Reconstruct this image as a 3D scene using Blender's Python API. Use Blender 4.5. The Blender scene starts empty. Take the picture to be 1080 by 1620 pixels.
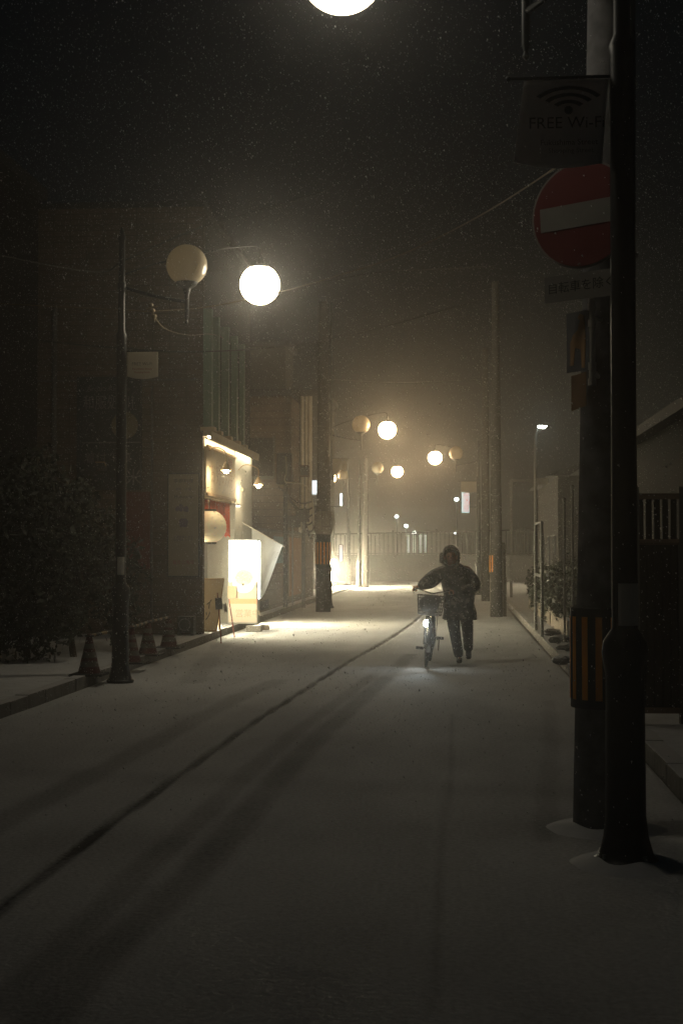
import bpy, bmesh, math, random
import numpy as np
from mathutils import Vector, Matrix
random.seed(7); rng = np.random.default_rng(7)
R = math.radians
S = bpy.context.scene
C = S.collection

# ------------------------------------------------------------------ camera
CAM_H = 1.6
cam = bpy.data.cameras.new('camera'); cam.sensor_fit = 'HORIZONTAL'; cam.sensor_width = 24.0; cam.lens = 50.0
cam.clip_start = 0.05; cam.clip_end = 2000
camo = bpy.data.objects.new('camera', cam); C.objects.link(camo)
YAW = math.atan(180 / 2250); PITCH = math.atan(60 / 2250)
camo.location = (0, 0, CAM_H); camo.rotation_euler = (math.pi / 2 + PITCH, 0, YAW)
S.camera = camo
CR = camo.rotation_euler.to_matrix()
def ray(px, py): return CR @ Vector(((px - 540) / 2250, (810 - py) / 2250, -1))
def at(px, py, Y):
    d = ray(px, py); t = Y / d.y
    return Vector((d.x * t, Y, CAM_H + d.z * t))
def gnd(px, py, z=0.0):
    d = ray(px, py); t = (z - CAM_H) / d.z
    return Vector((d.x * t, d.y * t, z))

# ------------------------------------------------------------------ world (overcast snowy night), exposure
w = bpy.data.worlds.new('World'); S.world = w; w.use_nodes = True
bg = w.node_tree.nodes['Background']; bg.inputs[0].default_value = (0.50, 0.78, 1.0, 1); bg.inputs[1].default_value = 0.0022
S.view_settings.view_transform = 'Standard'; S.view_settings.look = 'None'
S.view_settings.exposure = -0.28; S.view_settings.gamma = 1
cy = S.cycles
cy.max_bounces = 5; cy.diffuse_bounces = 2; cy.glossy_bounces = 2; cy.transmission_bounces = 2
cy.volume_bounces = 1; cy.transparent_max_bounces = 8
cy.sample_clamp_indirect = 1.5; cy.sample_clamp_direct = 0
cy.use_denoising = True; cy.caustics_reflective = False; cy.caustics_refractive = False
K = 1.0            # overall lamp power
HAZE = 0.0062

# ------------------------------------------------------------------ materials
def M(name, col, rough=.8, metal=0., var=.18, scale=6., bump=.15, snow=0., emit=None, es=1., stretch=None, brick=None):
    m = bpy.data.materials.new(name); m.use_nodes = True
    nt = m.node_tree; N = nt.nodes; L = nt.links; b = N['Principled BSDF']
    b.inputs['Roughness'].default_value = rough; b.inputs['Metallic'].default_value = metal
    tc = N.new('ShaderNodeTexCoord'); src = tc.outputs['Object']
    if stretch:
        mp = N.new('ShaderNodeMapping'); mp.inputs['Scale'].default_value = stretch
        L.new(src, mp.inputs[0]); nsrc = mp.outputs[0]
    else: nsrc = src
    no = N.new('ShaderNodeTexNoise'); no.inputs['Scale'].default_value = scale; no.inputs['Detail'].default_value = 6
    L.new(nsrc, no.inputs['Vector'])
    rp = N.new('ShaderNodeMapRange'); rp.inputs[1].default_value = .3; rp.inputs[2].default_value = .7
    L.new(no.outputs[0], rp.inputs[0])
    mx = N.new('ShaderNodeMix'); mx.data_type = 'RGBA'
    mx.inputs[6].default_value = (*[c * (1 - var) for c in col], 1); mx.inputs[7].default_value = (*[min(1, c * (1 + var)) for c in col], 1)
    L.new(rp.outputs[0], mx.inputs[0]); out = mx.outputs[2]
    hsrc = no.outputs[0]
    if brick:
        bk = N.new('ShaderNodeTexBrick'); bk.inputs['Scale'].default_value = 1
        bk.inputs['Brick Width'].default_value = brick[0]; bk.inputs['Row Height'].default_value = brick[1]
        bk.inputs['Mortar Size'].default_value = brick[2]; bk.offset = brick[3]
        mp2 = N.new('ShaderNodeMapping'); mp2.inputs['Rotation'].default_value = brick[4]
        L.new(src, mp2.inputs[0]); L.new(mp2.outputs[0], bk.inputs['Vector'])
        bk.inputs['Color1'].default_value = (1, 1, 1, 1); bk.inputs['Color2'].default_value = (.8, .8, .8, 1); bk.inputs['Mortar'].default_value = (.45, .45, .45, 1)
        mu = N.new('ShaderNodeMix'); mu.data_type = 'RGBA'; mu.blend_type = 'MULTIPLY'; mu.inputs[0].default_value = 1
        L.new(out, mu.inputs[6]); L.new(bk.outputs[0], mu.inputs[7]); out = mu.outputs[2]
    if snow:
        g = N.new('ShaderNodeNewGeometry'); sx = N.new('ShaderNodeSeparateXYZ'); L.new(g.outputs['Normal'], sx.inputs[0])
        n2 = N.new('ShaderNodeTexNoise'); n2.inputs['Scale'].default_value = 9; n2.inputs['Detail'].default_value = 4; L.new(src, n2.inputs['Vector'])
        ad = N.new('ShaderNodeMath'); ad.operation = 'MULTIPLY_ADD'; ad.inputs[1].default_value = .8; L.new(n2.outputs[0], ad.inputs[0]); L.new(sx.outputs[2], ad.inputs[2])
        r2 = N.new('ShaderNodeMapRange'); r2.inputs[1].default_value = 1.02; r2.inputs[2].default_value = 1.25; r2.inputs[4].default_value = snow
        L.new(ad.outputs[0], r2.inputs[0])
        ms = N.new('ShaderNodeMix'); ms.data_type = 'RGBA'; ms.inputs[7].default_value = (.7, .7, .7, 1)
        L.new(r2.outputs[0], ms.inputs[0]); L.new(out, ms.inputs[6]); out = ms.outputs[2]
    if rough >= .85: b.inputs['Specular IOR Level'].default_value = .12
    L.new(out, b.inputs['Base Color'])
    if bump:
        bp = N.new('ShaderNodeBump'); bp.inputs['Strength'].default_value = bump; bp.inputs['Distance'].default_value = .02
        L.new(hsrc, bp.inputs['Height']); L.new(bp.outputs[0], b.inputs['Normal'])
    if emit:
        b.inputs['Emission Color'].default_value = (*emit, 1); b.inputs['Emission Strength'].default_value = es
    return m
def EM(name, col, s, var=0., sampling=True, scale=3.):
    m = bpy.data.materials.new(name); m.use_nodes = True
    nt = m.node_tree; N = nt.nodes; L = nt.links; b = N['Principled BSDF']
    b.inputs['Base Color'].default_value = (*[min(.8, c * .8) for c in col], 1); b.inputs['Roughness'].default_value = .3
    b.inputs['Emission Color'].default_value = (*col, 1); b.inputs['Emission Strength'].default_value = s
    if var:
        tc = N.new('ShaderNodeTexCoord'); no = N.new('ShaderNodeTexNoise'); no.inputs['Scale'].default_value = scale; L.new(tc.outputs['Object'], no.inputs['Vector'])
        r = N.new('ShaderNodeMapRange'); r.inputs[1].default_value = .35; r.inputs[2].default_value = .65; r.inputs[3].default_value = s * (1 - var); r.inputs[4].default_value = s * (1 + var)
        L.new(no.outputs[0], r.inputs[0]); L.new(r.outputs[0], b.inputs['Emission Strength'])
    if not sampling: m.cycles.emission_sampling = 'NONE'
    return m

m_blackmetal = M('black painted steel', (.012, .014, .016), .45, 0.3, snow=.0, bump=.08)
m_greymetal = M('galvanised steel', (.22, .23, .23), .45, .6, bump=.1)
m_white = M('white paint', (.62, .60, .54), .5, bump=.05, var=.08)
m_creampipe = M('cream pvc pipe', (.55, .52, .42), .45, bump=.04)
m_concrete = M('pole concrete', (.062, .058, .054), .9, bump=.3, scale=9, var=.3)
m_yellow = M('reflective orange stripe', (.85, .34, .03), .5, bump=.04, var=.08)
m_blackstripe = M('black rubber sleeve', (.014, .015, .016), .6, bump=.1)
m_globe = M('unlit opal globe', (.62, .55, .42), .22, bump=0, var=.04)
m_globe.node_tree.nodes['Principled BSDF'].inputs['Subsurface Weight'].default_value = .35
m_globe.node_tree.nodes['Principled BSDF'].inputs['Subsurface Radius'].default_value = (.1, .08, .05)
m_lit = EM('lit opal globe', (1, .86, .62), 3, sampling=False)
m_wall = M('tan tiled wall', (.15, .115, .085), .85, bump=.2, scale=3, var=.15, brick=(.30, .10, .006, 0.0, (R(90), 0, 0)))
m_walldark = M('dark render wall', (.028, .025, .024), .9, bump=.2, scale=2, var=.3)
m_grey = M('grey render wall', (.13, .125, .115), .9, bump=.25, scale=2, var=.25, stretch=(1, 1, .3))
m_brown = M('brown siding wall', (.22, .155, .11), .9, bump=.2, scale=2.5, var=.25, brick=(3, .22, .012, .5, (R(90), 0, 0)))
m_green = M('green fin', (.20, .32, .22), .6, bump=.08, var=.1)
m_plaster = M('pale plaster', (.58, .57, .50), .85, bump=.12, var=.08)
m_cream = M('cream board', (.66, .55, .36), .7, bump=.06, var=.08)
m_warmboard = M('warm wood trim', (.45, .30, .15), .7, bump=.1)
m_red = M('red cloth', (.72, .13, .06), .9, bump=.1)
m_redpanel = M('red sheet panel', (.14, .020, .016), .7, bump=.1, snow=.3)
m_paper = M('white paper', (.66, .64, .58), .7, bump=.03, var=.05)
m_lantern = M('paper lantern', (.80, .68, .45), .6, bump=.05, emit=(1, .78, .42), es=.30)
m_dark = M('dark glass', (.015, .017, .02), .15, bump=0)
m_ink = M('black print', (.02, .02, .022), .7, bump=0)
m_inkgrey = M('grey print', (.20, .20, .19), .7, bump=0)
m_inkred = M('red print', (.35, .04, .04), .7, bump=0)
m_inkpurple = M('purple print', (.12, .09, .14), .7, bump=0)
m_billboard = M('dark billboard face', (.014, .018, .024), .6, bump=.05)
m_rubber = M('rubber', (.02, .02, .02), .8, bump=.1)
m_chrome = M('chromed steel', (.6, .6, .58), .22, 1., bump=0, var=.05)
m_frame = M('bicycle frame paint', (.10, .11, .13), .35, .3, bump=0)
m_leaf = M('leaves', (.016, .024, .011), .6, bump=0, var=.6, scale=1.5, snow=.10)
m_bark = M('bark', (.06, .045, .03), .95, bump=.5, scale=20)
m_snow = M('heaped snow', (.72, .73, .74), .8, bump=.5, scale=7, var=.08)
m_kerb = M('kerb stone', (.22, .21, .19), .9, bump=.3, snow=.9, scale=10)
m_box = M('dark plastic box', (.03, .03, .032), .6, bump=.08, snow=.8)
m_wire = M('cable', (.03, .027, .024), .7, bump=0)
m_wirelit = M('lamplit cable', (.22, .17, .10), .6, bump=0)  # paler copy of the cable, with lamplight put into its colour
m_flag = M('banner cloth', (.64, .62, .55), .8, bump=.08, var=.06)
def translucent(m, col, f):
    nt = m.node_tree; tr = nt.nodes.new('ShaderNodeBsdfTranslucent'); tr.inputs[0].default_value = (*col, 1); mx = nt.nodes.new('ShaderNodeMixShader'); mx.inputs[0].default_value = f
    nt.links.new(nt.nodes['Principled BSDF'].outputs[0], mx.inputs[1]); nt.links.new(tr.outputs[0], mx.inputs[2]); nt.links.new(mx.outputs[0], nt.nodes['Material Output'].inputs[0])
translucent(m_flag, (.75, .70, .6), .4)
m_flagnear = M('weathered banner cloth', (.75, .73, .72), .8, bump=.08, var=.15)
translucent(m_flagnear, (.5, .45, .42), .22)
translucent(m_globe, (.60, .54, .42), .5)
m_signred = M('no entry red', (.15, .008, .009), .45, bump=.02, var=.05)
m_signwhite = M('sign white', (.24, .23, .21), .5, bump=.02, var=.1)
m_conered = M('traffic cone red', (.075, .014, .010), .7, bump=.05, snow=.15, var=.4)
m_conewhite = M('traffic cone white band', (.12, .11, .09), .6, bump=.03, var=.4)
m_fence = M('railing steel', (.14, .14, .13), .6, .2, bump=.05, snow=.5)
m_block = M('concrete block wall', (.30, .26, .21), .95, bump=.3, snow=.7, scale=7, brick=(.4, .2, .008, .5, (R(90), 0, R(90))))
m_blue = M('pale blue poster', (.22, .38, .42), .7, bump=.02)
m_orangeprint = M('orange print', (.8, .36, .16), .7, bump=.02)
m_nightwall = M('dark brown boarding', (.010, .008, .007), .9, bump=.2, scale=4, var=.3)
m_roof = M('roof tiles', (.02, .018, .018), .8, bump=.3, snow=.35)

# ------------------------------------------------------------------ helpers
WL = {}
def tag(o, label=None, cat=None, group=None, kind=None):
    if label: o['label'] = label
    if cat: o['category'] = cat
    if group: o['group'] = group
    if kind: o['kind'] = kind
    return o
def empty(name, loc, label, cat, group=None):
    o = bpy.data.objects.new(name, None); C.objects.link(o); o.empty_display_size = .2
    o.location = loc; WL[o] = Vector(loc); return tag(o, label, cat, group)
def pieces_of(bm):
    seen = {}; isl = []
    for v0 in bm.verts:
        if v0 in seen: continue
        st = [v0]; seen[v0] = len(isl); cur = [v0]
        while st:
            v_ = st.pop()
            for e in v_.link_edges:
                w_ = e.other_vert(v_)
                if w_ not in seen: seen[w_] = len(isl); st.append(w_); cur.append(w_)
        isl.append(cur)
    k = len(isl)
    if k < 2 or k > 60: return [list(bm.verts)]
    lo = np.array([[min(v.co[i] for v in c) for i in range(3)] for c in isl]); hi = np.array([[max(v.co[i] for v in c) for i in range(3)] for c in isl])
    size = (hi - lo).max(1); gap = np.maximum(0, np.maximum(lo[:, None] - hi[None], lo[None] - hi[:, None]))
    near = np.sqrt((gap ** 2).sum(2)) <= np.maximum(.02, .5 * np.maximum(size[:, None], size[None]))
    lab = list(range(k))
    for a in range(k):
        for b in range(a + 1, k):
            if near[a, b] and lab[a] != lab[b]: o_, n_ = lab[b], lab[a]; lab = [n_ if q == o_ else q for q in lab]
    return [[v for i in range(k) if lab[i] == l for v in isl[i]] for l in sorted(set(lab))]
def mk(name, bm, mats, parent=None, smooth=False, local=False, loc=None, bevel=0):
    if parent is not None and name not in ('lettering', 'picture', 'foliage') and len(bm.verts) < 6000:
        ps = pieces_of(bm)
        if len(ps) > 1:
            out = []
            for p_ in ps:
                keep = set(p_); b2 = bm.copy(); bm.verts.ensure_lookup_table(); b2.verts.ensure_lookup_table()
                idx = [i for i, v in enumerate(bm.verts) if v not in keep]
                bmesh.ops.delete(b2, geom=[b2.verts[i] for i in idx], context='VERTS')
                out.append(mk1(name, b2, mats, parent, smooth, local, loc, bevel))
            bm.free(); return out[0]
    return mk1(name, bm, mats, parent, smooth, local, loc, bevel)
def mk1(name, bm, mats, parent=None, smooth=False, local=False, loc=None, bevel=0):
    me = bpy.data.meshes.new(name)
    off = Vector((0, 0, 0))
    if not local:
        if parent is not None: off = WL[parent]
        elif loc is not None: off = Vector(loc)
        else:
            xs = [v.co for v in bm.verts]
            if xs:
                off = Vector((sum(v.x for v in xs) / len(xs), sum(v.y for v in xs) / len(xs), min(v.z for v in xs)))
    for v in bm.verts: v.co = v.co - off
    bmesh.ops.recalc_face_normals(bm, faces=bm.faces[:])
    bm.to_mesh(me); bm.free()
    if not isinstance(mats, (list, tuple)): mats = [mats]
    for m in mats: me.materials.append(m)
    if smooth:
        me.polygons.foreach_set('use_smooth', [True] * len(me.polygons))
        try: me.set_sharp_from_angle(angle=R(40))
        except Exception: pass
    o = bpy.data.objects.new(name, me); C.objects.link(o)
    if parent is not None: o.parent = parent; WL[o] = off.copy()
    else: o.location = off; WL[o] = off.copy()
    if local: WL[o] = WL.get(parent, Vector((0, 0, 0))).copy()
    if bevel:
        md = o.modifiers.new('bevel', 'BEVEL'); md.width = bevel; md.segments = 2; md.limit_method = 'ANGLE'
    return o
def B(): return bmesh.new()
def box(bm, x0, x1, y0, y1, z0, z1, mi=0, mat=None):
    vs = [bm.verts.new(Vector(p)) for p in ((x0, y0, z0), (x1, y0, z0), (x1, y1, z0), (x0, y1, z0), (x0, y0, z1), (x1, y0, z1), (x1, y1, z1), (x0, y1, z1))]
    if mat is not None:
        for v in vs: v.co = mat @ v.co
    for f in ((0, 3, 2, 1), (4, 5, 6, 7), (0, 1, 5, 4), (1, 2, 6, 5), (2, 3, 7, 6), (3, 0, 4, 7)):
        bm.faces.new([vs[i] for i in f]).material_index = mi
    return bm
def perp(d):
    d = d.normalized(); a = Vector((0, 0, 1)) if abs(d.z) < .9 else Vector((1, 0, 0))
    u = d.cross(a).normalized(); return u, d.cross(u).normalized()
def tube(bm, pts, r, seg=10, mi=0, caps=True, closed=False):
    pts = [Vector(p) for p in pts]; n = len(pts)
    if not isinstance(r, (list, tuple)): r = [r] * n
    rings = []; u = None
    for i, p in enumerate(pts):
        if closed: d = pts[(i + 1) % n] - pts[i - 1]
        else: d = pts[min(i + 1, n - 1)] - pts[max(i - 1, 0)]
        if d.length < 1e-9: d = Vector((0, 0, 1))
        d.normalize()
        if u is None: u, v = perp(d)
        else:
            u = (u - d * u.dot(d));
            if u.length < 1e-6: u, v = perp(d)
            u.normalize(); v = d.cross(u)
        rings.append([bm.verts.new(p + (u * math.cos(2 * math.pi * k / seg) + v * math.sin(2 * math.pi * k / seg)) * r[i]) for k in range(seg)])
    m = n if closed else n - 1
    for i in range(m):
        a, b = rings[i], rings[(i + 1) % n]
        for k in range(seg):
            bm.faces.new((a[k], a[(k + 1) % seg], b[(k + 1) % seg], b[k])).material_index = mi
    if caps and not closed:
        bm.faces.new(rings[0][::-1]).material_index = mi; bm.faces.new(rings[-1]).material_index = mi
    return bm
def lathe(bm, prof, c=(0, 0, 0), seg=24, mi=0, mif=None):
    c = Vector(c); rings = []
    for (r, z) in prof:
        rings.append([bm.verts.new(c + Vector((r * math.cos(2 * math.pi * k / seg), r * math.sin(2 * math.pi * k / seg), z))) for k in range(seg)])
    for i in range(len(rings) - 1):
        for k in range(seg):
            f = bm.faces.new((rings[i][k], rings[i][(k + 1) % seg], rings[i + 1][(k + 1) % seg], rings[i + 1][k]))
            f.material_index = mif(i, k) if mif else mi
    bm.faces.new(rings[0][::-1]).material_index = mi; bm.faces.new(rings[-1]).material_index = mi
    return bm
def sphere_prof(r, z, a0=-90, a1=90, n=14, sq=1.):
    return [(max(1e-4, r * math.cos(R(a0 + (a1 - a0) * i / n))), z + r * sq * math.sin(R(a0 + (a1 - a0) * i / n))) for i in range(n + 1)]
def ellip(bm, c, rx, ry, rz, seg=14, rings=9, mi=0):
    ret = bmesh.ops.create_uvsphere(bm, u_segments=seg, v_segments=rings, radius=1)
    for v in ret['verts']: v.co = Vector((v.co.x * rx, v.co.y * ry, v.co.z * rz)) + Vector(c)
    for v in ret['verts']:
        for f in v.link_faces: f.material_index = mi
def prism(bm, poly, o, u, v, t, mi=0):
    """poly in (u,v) plane at o; thickness t towards u x v"""
    o = Vector(o); u = Vector(u); v = Vector(v); n = u.cross(v).normalized() * t
    a = [bm.verts.new(o + u * p[0] + v * p[1]) for p in poly]; b = [bm.verts.new(q.co + n) for q in a]
    bm.faces.new(a[::-1]).material_index = mi; bm.faces.new(b).material_index = mi
    for i in range(len(a)):
        j = (i + 1) % len(a); bm.faces.new((a[i], a[j], b[j], b[i])).material_index = mi
    return bm
def rect(w, h, cx=0, cy=0): return [(cx - w / 2, cy - h / 2), (cx + w / 2, cy - h / 2), (cx + w / 2, cy + h / 2), (cx - w / 2, cy + h / 2)]
def disc(r, n=28, cx=0, cy=0, ry=None): return [(cx + r * math.cos(2 * math.pi * i / n), cy + (ry or r) * math.sin(2 * math.pi * i / n)) for i in range(n)]
def text(body, h, o, u, v, mat, parent, name='lettering', sx=1., t=.002, vertical=False, lh=1.0):
    """flat raised letters, centred at o, reading along u, up along v"""
    if vertical: body = '\n'.join(body)
    cu = bpy.data.curves.new('text', 'FONT'); cu.body = body; cu.size = h; cu.align_x = 'CENTER'; cu.align_y = 'CENTER'; cu.space_line = lh
    cu.resolution_u = 2
    to = bpy.data.objects.new('text', cu); C.objects.link(to)
    dg = bpy.context.evaluated_depsgraph_get(); dg.update()
    me = bpy.data.meshes.new_from_object(to.evaluated_get(dg))
    bpy.data.objects.remove(to); bpy.data.curves.remove(cu)
    bm = B(); bm.from_mesh(me); bpy.data.meshes.remove(me)
    o = Vector(o); u = Vector(u).normalized(); v = Vector(v).normalized(); n = u.cross(v)
    for q in bm.verts: q.co = o + u * q.co.x * sx + v * q.co.y + n * t
    for f in bm.faces: f.material_index = 0
    if not bm.verts: bm.free(); return None
    me = bpy.data.meshes.new(name); off = WL[parent]
    for q in bm.verts: q.co = q.co - off
    bm.to_mesh(me); bm.free(); me.materials.clear(); me.materials.append(mat)
    ob = bpy.data.objects.new(name, me); C.objects.link(ob); ob.parent = parent; WL[ob] = off.copy()
    return ob
def smoothpath(pts, n=8):
    pts = [Vector(p) for p in pts]; out = []
    P = [pts[0] * 2 - pts[1]] + pts + [pts[-1] * 2 - pts[-2]]
    for i in range(1, len(P) - 2):
        p0, p1, p2, p3 = P[i - 1:i + 3]
        for k in range(n):
            t = k / n
            out.append(.5 * ((2 * p1) + (p2 - p0) * t + (2 * p0 - 5 * p1 + 4 * p2 - p3) * t * t + (3 * p1 - p0 - 3 * p2 + p3) * t ** 3))
    out.append(pts[-1]); return out
def point(name, loc, W, col, r, parent):
    l = bpy.data.lights.new(name, 'POINT'); l.energy = W * K; l.color = col; l.shadow_soft_size = r; l.use_soft_falloff = False
    o = bpy.data.objects.new(name, l); C.objects.link(o); o.location = Vector(loc) - WL[parent]; o.parent = parent
    return o

# ------------------------------------------------------------------ ground, road, pavements
XL, XR = -4.32, 1.45
bm = B(); box(bm, -150, 150, -28, 240, -.6, -.16)
tag(mk('ground', bm, m_snow), kind='structure')

def snow_road_material():
    m = bpy.data.materials.new('snowy asphalt'); m.use_nodes = True
    nt = m.node_tree; N = nt.nodes; L = nt.links; b = N['Principled BSDF']
    tc = N.new('ShaderNodeTexCoord'); at_ = N.new('ShaderNodeAttribute'); at_.attribute_name = 'track'
    mp = N.new('ShaderNodeMapping'); mp.inputs['Scale'].default_value = (1, .35, 1); L.new(tc.outputs['Object'], mp.inputs[0])
    n1 = N.new('ShaderNodeTexNoise'); n1.inputs['Scale'].default_value = 1.1; n1.inputs['Detail'].default_value = 7; n1.inputs['Roughness'].default_value = .6; L.new(mp.outputs[0], n1.inputs['Vector'])
    n2 = N.new('ShaderNodeTexNoise'); n2.inputs['Scale'].default_value = 38; n2.inputs['Detail'].default_value = 5; L.new(tc.outputs['Object'], n2.inputs['Vector'])
    # cover = big patches + fine grain - track
    a = N.new('ShaderNodeMath'); a.operation = 'MULTIPLY_ADD'; a.inputs[1].default_value = .9; L.new(n1.outputs[0], a.inputs[0])
    a2 = N.new('ShaderNodeMath'); a2.operation = 'MULTIPLY'; a2.inputs[1].default_value = .8; L.new(n2.outputs[0], a2.inputs[0]); L.new(a2.outputs[0], a.inputs[2])
    s = N.new('ShaderNodeMath'); s.operation = 'SUBTRACT'; L.new(a.outputs[0], s.inputs[0]); L.new(at_.outputs['Fac'], s.inputs[1])
    r = N.new('ShaderNodeMapRange'); r.inputs[1].default_value = -.15; r.inputs[2].default_value = 1.0; r.inputs[3].default_value = 0; r.inputs[4].default_value = 1; L.new(s.outputs[0], r.inputs[0])
    mx = N.new('ShaderNodeMix'); mx.data_type = 'RGBA'; mx.inputs[6].default_value = (.035, .035, .036, 1); mx.inputs[7].default_value = (.74, .75, .75, 1)
    L.new(r.outputs[0], mx.inputs[0]); L.new(mx.outputs[2], b.inputs['Base Color'])
    rr = N.new('ShaderNodeMapRange'); rr.inputs[3].default_value = .8; rr.inputs[4].default_value = .9; L.new(r.outputs[0], rr.inputs[0]); L.new(rr.outputs[0], b.inputs['Roughness'])
    b.inputs['Specular IOR Level'].default_value = .15
    bp = N.new('ShaderNodeBump'); bp.inputs['Strength'].default_value = .5; bp.inputs['Distance'].default_value = .02
    L.new(s.outputs[0], bp.inputs['Height']); L.new(bp.outputs[0], b.inputs['Normal'])
    return m
m_road = snow_road_material()
def polyline(pix): return [gnd(*p) for p in pix]
TR = [  # (ground polyline, half width, strength, softness)
    (polyline([(-60, 1485), (0, 1436), (100, 1357), (200, 1285), (300, 1214), (400, 1144), (500, 1079), (560, 1042), (620, 1009), (655, 984), (675, 965)]), .021, .95, .032),
    (polyline([(-40, 1320), (0, 1300), (100, 1250), (200, 1196), (300, 1142), (380, 1102), (440, 1076)]), .06, .36, .12),
    (polyline([(60, 1620), (170, 1500), (290, 1400), (370, 1310), (440, 1230), (510, 1160), (570, 1105), (620, 1065), (650, 1035)]), .05, .5, .11),
    (polyline([(0, 1600), (120, 1480), (230, 1370), (320, 1290), (400, 1215), (480, 1150), (560, 1090), (610, 1055)]), .04, .38, .09),
    (polyline([(690, 1600), (696, 1400), (708, 1250), (716, 1130)]), .012, .22, .02),
    (polyline([(860, 1330), (866, 1250), (872, 1180), (868, 1110)]), .04, .2, .06),
    (polyline([(300, 1080), (350, 1020), (480, 985)]), .10, .25, .10),
]
def road():
    xs = np.arange(XL, XR + .001, .04)
    ys = [-6.0]
    while ys[-1] < 64: ys.append(ys[-1] + (.09 if ys[-1] < 14 else .16 if ys[-1] < 32 else .4))
    ys = np.array(ys); X, Y = np.meshgrid(xs, ys); T = np.zeros_like(X)
    for pl, hw, st, so in TR:
        P = sorted([(p.y, p.x) for p in pl]); py = np.array([p[0] for p in P]); px_ = np.array([p[1] for p in P])
        pl = [Vector((x, y, 0)) for y, x in P]
        best = np.full_like(X, 9.)
        for i in range(len(pl) - 1):
            a, b = pl[i], pl[i + 1]; dx, dy = b.x - a.x, b.y - a.y; L2 = dx * dx + dy * dy
            t = np.clip(((X - a.x) * dx + (Y - a.y) * dy) / L2, 0, 1)
            best = np.minimum(best, np.hypot(X - a.x - t * dx, Y - a.y - t * dy))
        wob = 1 + .25 * np.sin(Y * 5.1 + X * 3) * np.sin(Y * 1.7)
        k = np.clip(1 - (best - hw * wob) / so, 0, 1); k = k * k * (3 - 2 * k)
        T = np.maximum(T, k * st * (.86 + .14 * np.sin(Y * 3.1 + 2 * X) * np.sin(Y * 1.13)))
    # worn wheel patch where the bicycle came, soft transverse drifts near the camera
    T += .22 * np.exp(-((Y - 8.2 - .25 * X) / .45) ** 2) * (.6 + .4 * np.sin(X * 2.3)) + .14 * np.exp(-((Y - 9.6 + .15 * X) / .3) ** 2)
    nz = .012 * np.sin(X * 2.1 + 1) * np.sin(Y * .9) + .004 * np.sin(X * 7 + Y * 3.3)
    Z = .0 + nz * .4 - .012 * T
    Z[:, 0] = Z[:, -1] = -.02
    nv = X.size; co = np.stack([X.ravel(), Y.ravel(), Z.ravel()], 1).astype('f')
    nx, ny = len(xs), len(ys)
    i, j = np.meshgrid(np.arange(nx - 1), np.arange(ny - 1)); a = (j * nx + i).ravel()
    F = np.stack([a, a + 1, a + 1 + nx, a + nx], 1)
    me = bpy.data.meshes.new('road'); me.from_pydata(co.tolist(), [], F.tolist())
    at_ = me.attributes.new('track', 'FLOAT', 'POINT'); at_.data.foreach_set('value', T.ravel().astype('f'))
    me.polygons.foreach_set('use_smooth', [True] * len(me.polygons)); me.materials.append(m_road)
    o = bpy.data.objects.new('road', me); C.objects.link(o); tag(o, kind='structure')
road()
bm = B(); box(bm, -60, 60, 64, 80, -.15, -.012); tag(mk('cross_street', bm, m_snow), kind='structure')
bm = B(); box(bm, -60, XL - .16, 46.5, 64, -.15, .0); tag(mk('side_street', bm, m_snow), kind='structure')
def pavement(name, x0, x1, y0, y1, z):
    bm = B(); box(bm, x0, x1, y0, y1, -.15, z); return tag(mk(name, bm, m_snow), kind='structure')
pavement('pavement', -40, XL - .155, -20, 46.4, .11)
pavement('pavement', XR + .155, 40, -20, 63.9, .11)
def kerb(x0, x1, y0, y1, name='kerb'):
    bm = B(); y = y0
    while y < y1:
        e = min(y + .6, y1); box(bm, x0 + random.uniform(-.004, .004), x1 + random.uniform(-.004, .004), y + .006, e, -.15, .125 + random.uniform(-.006, .006)); y = e
    o = mk(name, bm, m_kerb, bevel=.012); return tag(o, kind='structure')
kerb(XL - .15, XL, -2, 46.4); kerb(XR, XR + .15, -2, 63.9)

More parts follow.
